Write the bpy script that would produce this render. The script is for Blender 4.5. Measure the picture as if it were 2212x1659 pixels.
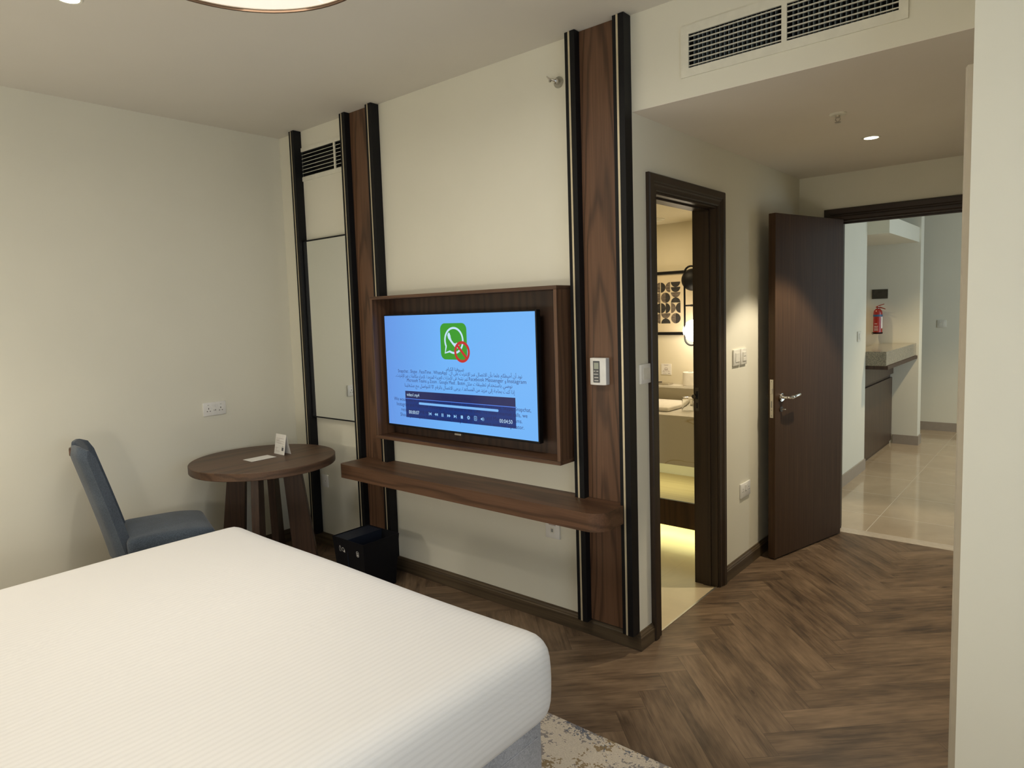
import bpy, bmesh, math, random
from math import pi, sin, cos, radians
from mathutils import Vector, Matrix

for o in list(bpy.data.objects):
    bpy.data.objects.remove(o)
scene = bpy.context.scene
COL = scene.collection
random.seed(4)

# ------------------------------------------------------------------ camera
W, H = 2212, 1659
yaw, pitch, roll, FPX = -0.7104, 0.0868, -0.0326, 1459.88
f_ = Vector((sin(yaw) * cos(pitch), cos(yaw) * cos(pitch), -sin(pitch)))
r_ = Vector((cos(yaw), -sin(yaw), 0))
u_ = r_.cross(f_)
rr = cos(roll) * r_ + sin(roll) * u_
uu = -sin(roll) * r_ + cos(roll) * u_
cam_d = bpy.data.cameras.new('camera')
cam = bpy.data.objects.new('camera', cam_d)
COL.objects.link(cam)
cam.matrix_world = Matrix(((rr.x, uu.x, -f_.x, 4.2439), (rr.y, uu.y, -f_.y, -2.6425),
                           (rr.z, uu.z, -f_.z, 1.563), (0, 0, 0, 1)))
cam_d.sensor_fit = 'HORIZONTAL'
cam_d.sensor_width = 36.0
cam_d.lens = 36.0 * FPX / W
cam_d.shift_x = 17.13 / W
cam_d.shift_y = -27.26 / W
cam_d.clip_start = 0.02
scene.camera = cam

# ------------------------------------------------------------------ view and world
vs = scene.view_settings
scene.display_settings.display_device = 'sRGB'
vs.view_transform = 'Standard'
vs.look = 'None'
vs.gamma = 1
vs.use_curve_mapping = False
vs.exposure = 0.08
world = bpy.data.worlds.new('world')
scene.world = world
world.use_nodes = True
wb = world.node_tree.nodes['Background']
wb.inputs[0].default_value = (0.55, 0.7, 1.0, 1)
wb.inputs[1].default_value = 0.6


def light(name, kind, loc, power, color, size=0.1, rot=None, size_y=None, spot=None, blend=0.5, spread=None):
    l = bpy.data.lights.new(name, kind)
    l.energy = power
    l.color = color
    if kind == 'AREA':
        l.size = size
        if size_y:
            l.shape = 'RECTANGLE'
            l.size_y = size_y
        if spread:
            l.spread = spread
    else:
        l.shadow_soft_size = size
    if kind == 'SPOT':
        l.spot_size = spot
        l.spot_blend = blend
    o = bpy.data.objects.new(name, l)
    COL.objects.link(o)
    o.location = loc
    if rot:
        o.rotation_euler = rot
    return o


WARM = (1.0, 0.85, 0.62)
COOL = (0.74, 0.87, 1.0)
# bedside lamps at the headboard
light('bedside_light_near_window', 'POINT', (0.60, -2.75, 1.02), 16, (1.0, 0.91, 0.80), 0.09)
light('bedside_light_near_door', 'POINT', (3.35, -3.15, 1.0), 25, (1.0, 0.91, 0.80), 0.09)
# ceiling lamp over the bed
light('pendant_light', 'AREA', (2.40, -1.58, 2.605), 15, (1.0, 0.94, 0.84), 0.66, (0, 0, 0))
# daylight through the bedroom window (behind and right of the camera)
light('window_daylight', 'AREA', (5.52, -1.9, 1.45), 20, COOL, 1.5, (0, radians(90), 0), 1.9)
# recessed spots
light('bedroom_spot_light', 'SPOT', (1.287, -1.66, 2.78), 42, (1.0, 0.91, 0.76), 0.04, (0, 0, 0), spot=radians(92), blend=0.9)
light('hall_spot_light', 'SPOT', (3.379, 1.327, 2.38), 95, (1.0, 0.86, 0.65), 0.03, (0, 0, 0), spot=radians(80), blend=0.25)
# bathroom
light('bathroom_spot_light', 'AREA', (1.9, 1.42, 2.17), 5.5, (1.0, 0.78, 0.46), 0.5, (0, 0, 0))
light('vanity_strip_light_upper', 'AREA', (1.9, 1.75, 0.50), 1.7, (0.95, 1.0, 0.62), 0.9, (0, 0, 0), 0.3)
light('vanity_strip_light_lower', 'AREA', (2.0, 1.62, 0.09), 4.6, (1.0, 0.96, 0.40), 1.0, (0, 0, 0), 0.30)
# living room daylight, then two added warm fills
light('living_daylight', 'AREA', (5.9, 4.4, 1.5), 33, (0.74, 0.9, 0.95), 2.4, (0, radians(90), 0), 1.8)
light('living_warm_fill', 'SPOT', (3.75, 4.9, 2.5), 75, (1.0, 0.78, 0.46), 0.04, (0, 0, 0), spot=radians(110), blend=0.6)  # added fill without a fitting, warms the back wall and floor
light('kitchen_warm_fill', 'SPOT', (2.0, 5.0, 2.1), 22, (1.0, 0.74, 0.42), 0.04, (0, 0, 0), spot=radians(120), blend=0.6)  # added fill without a fitting, warms the kitchen wall

# ------------------------------------------------------------------ materials
MAT = {}


def s2l(c):
    return tuple((v / 255 / 12.92) if v / 255 <= 0.04045 else ((v / 255 + 0.055) / 1.055) ** 2.4 for v in c)


class NT:
    def __init__(s, name):
        s.m = bpy.data.materials.new(name)
        s.m.use_nodes = True
        s.t = s.m.node_tree
        s.b = s.t.nodes['Principled BSDF']
        MAT[name] = s.m

    def n(s, t, **k):
        nd = s.t.nodes.new(t)
        for a, v in k.items():
            if a.startswith('i_'):
                key = a[2:]
                nd.inputs[int(key) if key.isdigit() else key.replace('_', ' ')].default_value = v
            else:
                setattr(nd, a, v)
        return nd

    def l(s, a, b):
        s.t.links.new(a, b)

    def math(s, op, a, b=None, c=None):
        nd = s.n('ShaderNodeMath', operation=op)
        for i, v in enumerate((a, b, c)):
            if v is None:
                continue
            if isinstance(v, (int, float)):
                nd.inputs[i].default_value = v
            else:
                s.l(v, nd.inputs[i])
        return nd.outputs[0]

    def ramp(s, fac, stops):
        nd = s.n('ShaderNodeValToRGB')
        e = nd.color_ramp.elements
        while len(e) < len(stops):
            e.new(0.5)
        for el, (p, c) in zip(e, stops):
            el.position = p
            el.color = (*c, 1)
        s.l(fac, nd.inputs[0])
        return nd.outputs[0]

    def mix(s, fac, a, b, blend='MIX'):
        nd = s.n('ShaderNodeMix', data_type='RGBA', blend_type=blend)
        for i, v in ((0, fac), (6, a), (7, b)):
            if isinstance(v, (int, float)):
                nd.inputs[i].default_value = v
            elif isinstance(v, tuple):
                nd.inputs[i].default_value = (*v, 1) if len(v) == 3 else v
            else:
                s.l(v, nd.inputs[i])
        return nd.outputs[2]

    def obj(s):
        return s.n('ShaderNodeTexCoord').outputs['Object']

    def mapped(s, vec, scale, loc=(0, 0, 0)):
        nd = s.n('ShaderNodeMapping')
        nd.inputs['Scale'].default_value = scale
        nd.inputs['Location'].default_value = loc
        s.l(vec, nd.inputs[0])
        return nd.outputs[0]

    def noise(s, vec, scale=1.0, detail=3.0, rough=0.5, dist=0.0):
        nd = s.n('ShaderNodeTexNoise')
        nd.inputs['Scale'].default_value = scale
        nd.inputs['Detail'].default_value = detail
        nd.inputs['Roughness'].default_value = rough
        nd.inputs['Distortion'].default_value = dist
        s.l(vec, nd.inputs['Vector'])
        return nd.outputs['Fac']

    def bump(s, h, strength=0.2, dist=0.002):
        nd = s.n('ShaderNodeBump')
        nd.inputs['Strength'].default_value = strength
        nd.inputs['Distance'].default_value = dist
        s.l(h, nd.inputs['Height'])
        s.l(nd.outputs[0], s.b.inputs['Normal'])


def plain(name, col, rough=0.5, metal=0.0, spec=0.5, noise_amt=0.04, nscale=30, bump=0.0, em=None, ems=1.0, coat=0.0):
    k = NT(name)
    v = k.noise(k.obj(), nscale, 3)
    f = k.ramp(v, [(0.3, tuple(c * (1 - noise_amt) for c in col)), (0.7, tuple(min(1, c * (1 + noise_amt)) for c in col))])
    k.l(f, k.b.inputs['Base Color'])
    k.b.inputs['Roughness'].default_value = rough
    k.b.inputs['Metallic'].default_value = metal
    k.b.inputs['Specular IOR Level'].default_value = spec
    k.b.inputs['Coat Weight'].default_value = coat
    if bump:
        k.bump(v, bump)
    if em:
        k.b.inputs['Emission Color'].default_value = (*em, 1)
        k.b.inputs['Emission Strength'].default_value = ems
    return k.m


def wood(name, axis, dark, mid, light_, arch=0.0, rough=0.45, scale=1.0, spec=0.4, seed=0.0, kac=40.0, kth=40.0, ringw=0.30):
    """walnut veneer; axis = grain direction; arch = cathedral figure strength"""
    k = NT(name)
    sep = k.n('ShaderNodeSeparateXYZ')
    k.l(k.obj(), sep.inputs[0])
    X, Y, Z = sep.outputs
    along, ac, th = {'x': (X, Y, Z), 'y': (Y, X, Z), 'z': (Z, X, Y)}[axis]
    comb = k.n('ShaderNodeCombineXYZ')
    k.l(ac, comb.inputs[0]); k.l(along, comb.inputs[1]); k.l(th, comb.inputs[2])
    v = comb.outputs[0]
    lo = k.noise(k.mapped(v, (9 * scale, 0.9 * scale, 9 * scale), (seed, seed, 0)), 1, 2, 0.5)
    fine = k.noise(k.mapped(v, (170 * scale, 3.0 * scale, 170 * scale)), 1, 4, 0.6)
    # growth rings
    a2 = k.math('MULTIPLY', k.math('MULTIPLY', ac, ac), 420.0 * arch)
    g = k.math('ADD', k.math('ADD', a2, k.math('MULTIPLY', along, 3.2 * (1 if arch else 0))),
               k.math('MULTIPLY', lo, 5.5 if arch else 6.0))
    if not arch:
        g = k.math('ADD', g, k.math('ADD', k.math('MULTIPLY', ac, kac * scale), k.math('MULTIPLY', th, kth * scale)))
    ring = k.math('SINE', k.math('MULTIPLY', g, 3.4))
    ring = k.math('MULTIPLY_ADD', ring, 0.5, 0.5)
    ring = k.math('POWER', ring, 5.0 if arch else 2.6)
    mid_ = k.noise(k.mapped(v, (38 * scale, 0.8 * scale, 38 * scale), (seed, 2, seed)), 1, 3, 0.6)
    fine2 = k.math('ADD', k.math('MULTIPLY', fine, 0.62), k.math('MULTIPLY', mid_, 0.38))
    f = k.math('ADD', k.math('MULTIPLY', ring, ringw), k.math('MULTIPLY', fine2, 1.0 - ringw))
    c = k.ramp(f, [(0.18, light_), (0.46, mid), (0.85, dark)])
    tone = k.noise(k.mapped(v, (3, 0.5, 3), (seed * 2, 0, 3)), 1, 1)
    c = k.mix(k.math('MULTIPLY', tone, 0.5), c, tuple(x * 0.62 for x in mid))
    k.l(c, k.b.inputs['Base Color'])
    k.b.inputs['Roughness'].default_value = rough
    k.b.inputs['Specular IOR Level'].default_value = spec
    k.bump(fine, 0.12, 0.001)
    return k.m


WALN = dict(dark=s2l((54, 38, 29)), mid=s2l((96, 69, 50)), light_=s2l((126, 92, 68)))
wood('walnut_z', 'z', **WALN)
wood('walnut_arch', 'z', arch=1.0, ringw=0.34, **WALN)
wood('table_wood_y', 'y', s2l((52, 38, 30)), s2l((92, 69, 52)), s2l((116, 88, 66)), kac=9.0, kth=34.0)
wood('table_wood_z_shaded', 'z', s2l((48, 36, 29)), s2l((80, 60, 47)), s2l((100, 76, 59)), ringw=0.15)  # legs: same wood as the top, with shade put into darker colours
wood('walnut_x', 'x', kac=9.0, kth=34.0, **WALN)
wood('walnut_y', 'y', kac=9.0, kth=34.0, **WALN)
wood('walnut_dark', 'z', s2l((36, 25, 20)), s2l((64, 46, 36)), s2l((84, 60, 46)), scale=0.8)
wood('door_wood', 'z', s2l((44, 32, 23)), s2l((74, 55, 39)), s2l((98, 73, 53)), rough=0.55, scale=1.0, seed=3, spec=0.15, ringw=0.05, kac=70, kth=70)
wood('frame_wood', 'z', s2l((30, 21, 15)), s2l((50, 38, 28)), s2l((64, 49, 36)), rough=0.4, seed=5)
wood('frame_wood_y', 'y', s2l((30, 21, 15)), s2l((50, 38, 28)), s2l((64, 49, 36)), rough=0.4, seed=7)
wood('frame_wood_x', 'x', s2l((24, 17, 12)), s2l((44, 31, 22)), s2l((60, 42, 30)), rough=0.4, seed=7)
wood('skirting_x', 'x', s2l((60, 50, 38)), s2l((88, 74, 56)), s2l((108, 92, 70)), rough=0.5)
wood('skirting_y', 'y', s2l((60, 50, 38)), s2l((88, 74, 56)), s2l((108, 92, 70)), rough=0.5)
wood('cabinet_wood', 'z', s2l((52, 40, 32)), s2l((80, 64, 52)), s2l((98, 80, 64)), rough=0.4)
wood('light_wood_x', 'x', s2l((190, 160, 116)), s2l((208, 184, 138)), s2l((214, 192, 146)), rough=0.4)

plain('wall_paint', (0.765, 0.742, 0.628), 0.75, noise_amt=0.012, nscale=3, spec=0.25)
plain('ceiling_paint', (0.70, 0.665, 0.585), 0.9, noise_amt=0.01, nscale=3, spec=0.1)
plain('hall_ceiling_paint', (0.80, 0.75, 0.67), 0.9, noise_amt=0.01, nscale=3, spec=0.1)
plain('bath_paint', (0.76, 0.70, 0.54), 0.5, noise_amt=0.02, nscale=3)
plain('casing_paint', (0.47, 0.42, 0.33), 0.5, noise_amt=0.02)
plain('white_metal', (0.76, 0.74, 0.63), 0.4)
plain('white_plastic', (0.80, 0.79, 0.75), 0.35)
plain('cream_plastic', (0.74, 0.72, 0.64), 0.35)
plain('grey_plastic', (0.28, 0.28, 0.27), 0.4)
plain('black_hole', (0.01, 0.01, 0.01), 0.8)
plain('black_satin', (0.007, 0.007, 0.008), 0.5, spec=0.22)
plain('black_matte', (0.005, 0.005, 0.007), 0.65, spec=0.2)
plain('navy_matte', (0.010, 0.014, 0.026), 0.5, spec=0.3)
plain('champagne', (0.66, 0.58, 0.40), 0.35, metal=0.35)
plain('chrome', (0.72, 0.70, 0.66), 0.18, metal=1.0)
plain('steel', (0.62, 0.58, 0.50), 0.35, metal=0.9)
plain('bronze', (0.10, 0.09, 0.08), 0.4, metal=0.8)
plain('duct_grey', (0.16, 0.19, 0.20), 0.6)
plain('paper', (0.82, 0.80, 0.76), 0.8)
plain('print_grey', (0.42, 0.36, 0.34), 0.8)
plain('print_dark', (0.10, 0.10, 0.11), 0.8)
plain('icon_white', (0.75, 0.75, 0.72), 0.6)
plain('red_paint', (0.34, 0.025, 0.018), 0.3, coat=0.4)
plain('label_blue', (0.05, 0.12, 0.25), 0.4)
plain('lcd', (0.30, 0.33, 0.26), 0.3)
plain('thermo_dark', (0.08, 0.085, 0.09), 0.4)
plain('rim_brown', (0.11, 0.07, 0.045), 0.85, spec=0.1)
plain('shade_fabric', (0.62, 0.54, 0.42), 0.8)
plain('diffuser', (0.8, 0.76, 0.7), 0.6, em=(1.0, 0.90, 0.76), ems=0.62)
plain('lamp_glow', (1, 1, 1), 0.5, em=(1.0, 0.93, 0.80), ems=9)
plain('globe_glow', (1, 1, 1), 0.4, em=(1.0, 0.88, 0.74), ems=9)
plain('art_paper', (0.72, 0.62, 0.44), 0.7, noise_amt=0.02)
plain('ceramic', (0.80, 0.78, 0.72), 0.2)
plain('tissue', (0.80, 0.76, 0.68), 0.9)
plain('sign_dark', (0.09, 0.08, 0.06), 0.35, metal=0.3, noise_amt=0.2, nscale=20)


def _art(name, a, b):
    k = NT(name)
    v = k.noise(k.mapped(k.obj(), (30, 30, 80)), 1, 4, 0.6)
    k.l(k.ramp(v, [(0.35, a), (0.7, b)]), k.b.inputs['Base Color'])
    k.b.inputs['Roughness'].default_value = 0.8


_art('art_black', (0.02, 0.02, 0.02), (0.05, 0.045, 0.04))
_art('art_grey', (0.09, 0.07, 0.055), (0.22, 0.18, 0.14))

# fabric
def fabric(name, a, b, scale=420, rough=0.9):
    k = NT(name)
    o = k.obj()
    n1 = k.noise(k.mapped(o, (scale, scale * 0.35, scale * 0.35)), 1, 2, 0.7)
    n2 = k.noise(k.mapped(o, (scale * 0.3, scale, scale)), 1, 2, 0.7)
    big = k.noise(o, 6, 2)
    f = k.math('MULTIPLY_ADD', k.math('ADD', n1, n2), 0.5, k.math('MULTIPLY', k.math('SUBTRACT', big, 0.5), 0.3))
    k.l(k.ramp(f, [(0.34, a), (0.66, b)]), k.b.inputs['Base Color'])
    k.b.inputs['Roughness'].default_value = rough
    k.b.inputs['Specular IOR Level'].default_value = 0.2
    k.b.inputs['Sheen Weight'].default_value = 0.25
    k.bump(f, 0.4, 0.001)


fabric('chair_fabric', s2l((52, 60, 70)), s2l((88, 99, 112)))
fabric('base_fabric', s2l((140, 141, 145)), s2l((192, 192, 196)), 500)

# bed sheet with satin stripe
k = NT('bed_sheet')
sep = k.n('ShaderNodeSeparateXYZ')
k.l(k.obj(), sep.inputs[0])
st = k.math('SUBTRACT', sep.outputs[0], sep.outputs[2])
wv = k.math('MULTIPLY_ADD', k.math('SINE', k.math('MULTIPLY', st, 2 * pi / 0.019)), 0.5, 0.5)
wv = k.math('SMOOTH_MIN', wv, 0.75, 0.4)
wr = k.noise(k.mapped(k.obj(), (5, 2.2, 5)), 1, 4, 0.55, 0.8)
k.l(k.ramp(wv, [(0.0, (0.80, 0.785, 0.765)), (0.7, (0.84, 0.825, 0.805))]), k.b.inputs['Base Color'])
k.l(k.math('MULTIPLY_ADD', wv, 0.22, 0.5), k.b.inputs['Roughness'])
k.b.inputs['Specular IOR Level'].default_value = 0.3
k.bump(k.math('ADD', k.math('MULTIPLY', wv, 0.07), k.math('MULTIPLY', wr, 1.0)), 0.35, 0.012)

# granite
k = NT('granite')
o = k.obj()
vor = k.n('ShaderNodeTexVoronoi')
vor.inputs['Scale'].default_value = 130
k.l(o, vor.inputs['Vector'])
k.l(k.mix(k.noise(o, 90, 3), k.ramp(vor.outputs['Distance'], [(0.15, (0.40, 0.35, 0.25)), (0.7, (0.05, 0.042, 0.03))]),
          (0.34, 0.31, 0.24)), k.b.inputs['Base Color'])
k.b.inputs['Roughness'].default_value = 0.12

# marble
k = NT('marble')
o = k.obj()
n1 = k.noise(o, 2.0, 3, 0.5, 1.2)
k.l(k.ramp(n1, [(0.492, (0.72, 0.69, 0.62)), (0.50, (0.56, 0.48, 0.30)), (0.506, (0.72, 0.69, 0.62))]), k.b.inputs['Base Color'])
k.b.inputs['Roughness'].default_value = 0.2


def tiles(name, col, line, size, offx, offy, rough, lw=0.004, mottled=0.10):
    k = NT(name)
    o = k.obj()
    sep = k.n('ShaderNodeSeparateXYZ')
    k.l(o, sep.inputs[0])
    def edge(s, off):
        a = k.math('DIVIDE', k.math('ADD', s, -off), size)
        fr = k.math('FRACT', a)
        d = k.math('MINIMUM', fr, k.math('SUBTRACT', 1.0, fr))
        return k.math('LESS_THAN', d, lw / size / 2)
    ln = k.math('MAXIMUM', edge(sep.outputs[0], offx), edge(sep.outputs[1], offy))
    n1 = k.noise(o, 2.6, 5, 0.6, 1.0)
    c = k.ramp(n1, [(0.3, tuple(x * (1 - mottled) for x in col)), (0.7, tuple(x * (1 + mottled) for x in col))])
    k.l(k.mix(ln, c, line), k.b.inputs['Base Color'])
    k.l(k.math('MULTIPLY_ADD', ln, 0.4, rough), k.b.inputs['Roughness'])


tiles('living_tiles', (0.50, 0.40, 0.28), (0.60, 0.54, 0.44), 0.61, 3.16, 2.762, 0.09)
tiles('bath_tiles', (0.60, 0.50, 0.33), (0.62, 0.53, 0.36), 0.60, 2.42, 1.20, 0.3, lw=0.005)
plain('threshold_stone', (0.58, 0.49, 0.38), 0.25, noise_amt=0.06)

# herringbone planks
k = NT('herringbone_vinyl')
at = k.n('ShaderNodeAttribute', attribute_name='plank')
uvn = k.n('ShaderNodeUVMap')
uvn.uv_map = 'uv'
sc = k.n('ShaderNodeVectorMath', operation='MULTIPLY_ADD')
k.l(at.outputs['Color'], sc.inputs[0])
sc.inputs[1].default_value = (40, 40, 40)
k.l(uvn.outputs[0], sc.inputs[2])
v = sc.outputs[0]
warp = k.noise(k.mapped(v, (2.5, 9, 1)), 1, 2)
g1 = k.noise(k.mapped(v, (3.0, 48, 5)), 1, 4, 0.6, 0.4)
g2 = k.noise(k.mapped(v, (14, 260, 14)), 1, 3, 0.6, 0.2)
sepv = k.n('ShaderNodeSeparateXYZ')
k.l(v, sepv.inputs[0])
rings = k.math('SINE', k.math('ADD', k.math('MULTIPLY', sepv.outputs[1], 150), k.math('MULTIPLY', warp, 38)))
cloud = k.noise(k.mapped(v, (3.2, 9, 1)), 1, 3, 0.6)
fac = k.math('ADD', k.math('MULTIPLY', g1, 0.40), k.math('MULTIPLY', cloud, 0.60))
fac = k.math('ADD', fac, k.math('MULTIPLY', rings, 0.018))
fac = k.math('ADD', fac, k.math('MULTIPLY', k.math('SUBTRACT', g2, 0.5), 0.22))
sepc = k.n('ShaderNodeSeparateColor')
k.l(at.outputs['Color'], sepc.inputs[0])
fac = k.math('ADD', fac, k.math('MULTIPLY', k.math('SUBTRACT', sepc.outputs[2], 0.5), 0.13))
col = k.ramp(fac, [(0.31, s2l((68, 54, 41))), (0.45, s2l((100, 81, 62))), (0.58, s2l((122, 101, 79))), (0.74, s2l((144, 121, 96)))])
vor = k.n('ShaderNodeTexVoronoi')
vor.inputs['Scale'].default_value = 1.0
k.l(k.mapped(v, (2.6, 7.5, 1)), vor.inputs['Vector'])
knot = k.ramp(vor.outputs['Distance'], [(0.0, (1, 1, 1)), (0.035, (0.95, 0.95, 0.95)), (0.05, (0.25, 0.25, 0.25)), (0.075, (0.5, 0.5, 0.5)), (0.13, (0, 0, 0))])
col = k.mix(k.math('MULTIPLY', knot, 0.75), col, s2l((48, 34, 24)))
sepu = k.n('ShaderNodeSeparateXYZ')
k.l(uvn.outputs[0], sepu.inputs[0])
ed = k.math('MINIMUM', k.math('MINIMUM', sepu.outputs[1], k.math('SUBTRACT', 0.1245, sepu.outputs[1])),
            k.math('MINIMUM', sepu.outputs[0], k.math('SUBTRACT', 0.705, sepu.outputs[0])))
edl = k.math('LESS_THAN', ed, 0.0009)
col = k.mix(k.math('MULTIPLY', edl, 0.6), col, (0.02, 0.014, 0.01))
k.l(col, k.b.inputs['Base Color'])
k.l(k.math('MULTIPLY_ADD', g1, 0.2, 0.38), k.b.inputs['Roughness'])
k.b.inputs['Specular IOR Level'].default_value = 0.4
k.bump(g2, 0.12, 0.001)

# rug
k = NT('rug_pile')
o = k.obj()
big = k.noise(o, 3.0, 2, 0.5)
fine = k.n('ShaderNodeTexVoronoi')
fine.inputs['Scale'].default_value = 130
k.l(o, fine.inputs['Vector'])
cell = k.noise(k.mapped(o, (1, 1, 1)), 34, 3, 0.6)
wv = k.noise(o, 420, 2)
base = k.ramp(wv, [(0.3, s2l((184, 172, 154))), (0.7, s2l((216, 204, 186)))])
def patch(loc, sc1, th, colr, prev):
    a = k.noise(k.mapped(o, (1, 1, 1), loc), sc1, 2, 0.5)
    b = k.noise(k.mapped(o, (1, 1, 1), loc), 42, 2, 0.8)
    m = k.math('GREATER_THAN', k.math('ADD', k.math('MULTIPLY', a, 0.85), k.math('MULTIPLY', b, 0.70)), th)
    return k.mix(k.math('MULTIPLY', m, 0.85), prev, colr)
c = patch((3.1, 1.7, 0), 3.6, 0.815, s2l((128, 122, 120)), base)
c = patch((1.3, 5.2, 0), 2.9, 0.875, s2l((92, 98, 112)), c)
c = patch((7.3, 2.2, 0), 3.3, 0.885, s2l((134, 112, 76)), c)
k.l(c, k.b.inputs['Base Color'])
k.b.inputs['Roughness'].default_value = 0.95
k.b.inputs['Specular IOR Level'].default_value = 0.1
k.bump(wv, 0.5, 0.002)

# mirror, glass
k = NT('mirror_glass')
k.b.inputs['Base Color'].default_value = (0.95, 0.965, 0.93, 1)
k.b.inputs['Metallic'].default_value = 1
k.b.inputs['Roughness'].default_value = 0.03
k = NT('clear_glass')
k.b.inputs['Base Color'].default_value = (0.97, 0.98, 0.97, 1)
k.b.inputs['Transmission Weight'].default_value = 1
k.b.inputs['Roughness'].default_value = 0.01
k.b.inputs['IOR'].default_value = 1.45
k = NT('window_pane')
tr = k.n('ShaderNodeBsdfTransparent')
gl = k.n('ShaderNodeBsdfGlossy')
gl.inputs['Roughness'].default_value = 0.02
mx = k.n('ShaderNodeMixShader')
mx.inputs[0].default_value = 0.06
k.l(tr.outputs[0], mx.inputs[1]); k.l(gl.outputs[0], mx.inputs[2])
k.l(mx.outputs[0], k.t.nodes['Material Output'].inputs[0])


def screen_mat(name, col, strength=0.88):
    k = NT(name)
    k.b.inputs['Base Color'].default_value = (0.01, 0.01, 0.01, 1)
    k.b.inputs['Roughness'].default_value = 0.12
    k.b.inputs['Specular IOR Level'].default_value = 0.2
    k.b.inputs['Emission Color'].default_value = (*col, 1)
    k.b.inputs['Emission Strength'].default_value = strength
    return k


k = screen_mat('screen_blue', s2l((112, 182, 252)))
# pale blue slide; view-angle dimming painted into its colour towards one side
sepx = k.n('ShaderNodeSeparateXYZ')
k.l(k.obj(), sepx.inputs[0])
k.l(k.ramp(k.math('MULTIPLY_ADD', sepx.outputs[0], 0.9, 0.5), [(0.0, s2l((104, 156, 236))), (0.45, s2l((114, 184, 255))), (1.0, s2l((118, 186, 255)))]),
    k.b.inputs['Emission Color'])
screen_mat('screen_green', s2l((58, 158, 44)))
screen_mat('screen_white', s2l((200, 232, 255)))
screen_mat('screen_red', s2l((196, 48, 44)))
screen_mat('screen_ink', s2l((50, 62, 120)))
screen_mat('screen_ink_dim', s2l((34, 38, 88)))
screen_mat('screen_panel', s2l((26, 54, 124)))
screen_mat('screen_panel_top', s2l((38, 44, 92)))
screen_mat('screen_line', s2l((90, 140, 250)))
screen_mat('screen_bar', s2l((128, 190, 252)))
screen_mat('screen_icon', s2l((150, 205, 250)))

# ------------------------------------------------------------------ mesh helpers
def NB():
    return bmesh.new()


def box(bm, x0, x1, y0, y1, z0, z1):
    vs_ = [bm.verts.new(p) for p in ((x0, y0, z0), (x1, y0, z0), (x1, y1, z0), (x0, y1, z0),
                                     (x0, y0, z1), (x1, y0, z1), (x1, y1, z1), (x0, y1, z1))]
    fs = []
    for q in ((0, 3, 2, 1), (4, 5, 6, 7), (0, 1, 5, 4), (1, 2, 6, 5), (2, 3, 7, 6), (3, 0, 4, 7)):
        fs.append(bm.faces.new([vs_[i] for i in q]))
    return vs_, fs


def bev(bm, w=0.002, seg=2, verts=None):
    es = list(bm.edges) if verts is None else list({e for v_ in verts for e in v_.link_edges})
    bmesh.ops.bevel(bm, geom=es, offset=w, segments=seg, profile=0.5, affect='EDGES', clamp_overlap=True)


def bbox(bm, x0, x1, y0, y1, z0, z1, w=0.002, seg=2):
    v_, _ = box(bm, x0, x1, y0, y1, z0, z1)
    bev(bm, w, seg, v_)


def cyl(bm, c, r, h, axis='z', n=32, r2=None):
    """closed cylinder/cone; c = centre of base; extends +h on axis"""
    r2 = r if r2 is None else r2
    A = {'z': lambda a, rr_, t: (c[0] + rr_ * cos(a), c[1] + rr_ * sin(a), c[2] + t),
         'y': lambda a, rr_, t: (c[0] + rr_ * cos(a), c[1] + t, c[2] + rr_ * sin(a)),
         'x': lambda a, rr_, t: (c[0] + t, c[1] + rr_ * cos(a), c[2] + rr_ * sin(a))}[axis]
    a_ = [bm.verts.new(A(2 * pi * i / n, r, 0)) for i in range(n)]
    b_ = [bm.verts.new(A(2 * pi * i / n, r2, h)) for i in range(n)]
    for i in range(n):
        j = (i + 1) % n
        bm.faces.new((a_[i], a_[j], b_[j], b_[i]))
    bm.faces.new(a_[::-1])
    bm.faces.new(b_)


def lathe(bm, prof, c=(0, 0, 0), n=40, close=False):
    rings = []
    for (r, z) in prof:
        if r < 1e-6:
            rings.append([bm.verts.new((c[0], c[1], c[2] + z))])
        else:
            rings.append([bm.verts.new((c[0] + r * cos(2 * pi * i / n), c[1] + r * sin(2 * pi * i / n), c[2] + z)) for i in range(n)])
    if close:
        rings.append(rings[0])
    for a, b in zip(rings, rings[1:]):
        for i in range(n):
            j = (i + 1) % n
            if len(a) == 1 and len(b) == 1:
                continue
            if len(a) == 1:
                bm.faces.new((a[0], b[j], b[i]))
            elif len(b) == 1:
                bm.faces.new((a[i], a[j], b[0]))
            else:
                bm.faces.new((a[i], a[j], b[j], b[i]))


def tube(bm, pts, r, n=10, closed=False):
    pts = [Vector(p) for p in pts]
    m_ = len(pts)
    rings = []
    up = Vector((0, 0, 1))
    for i, p in enumerate(pts):
        a = pts[(i - 1) % m_] if (closed or i > 0) else p
        b = pts[(i + 1) % m_] if (closed or i < m_ - 1) else p
        t = (b - a).normalized()
        s_ = t.cross(up)
        if s_.length < 0.05:
            s_ = t.cross(Vector((1, 0, 0)))
        s_.normalize()
        q = s_.cross(t)
        ra = r[i] if isinstance(r, (list, tuple)) else r
        rings.append([bm.verts.new(p + ra * (cos(2 * pi * j / n) * s_ + sin(2 * pi * j / n) * q)) for j in range(n)])
    rng = range(m_) if closed else range(m_ - 1)
    for i in rng:
        a, b = rings[i], rings[(i + 1) % m_]
        for j in range(n):
            l_ = (j + 1) % n
            bm.faces.new((a[j], a[l_], b[l_], b[j]))
    if not closed:
        bm.faces.new(rings[0][::-1])
        bm.faces.new(rings[-1])


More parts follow.
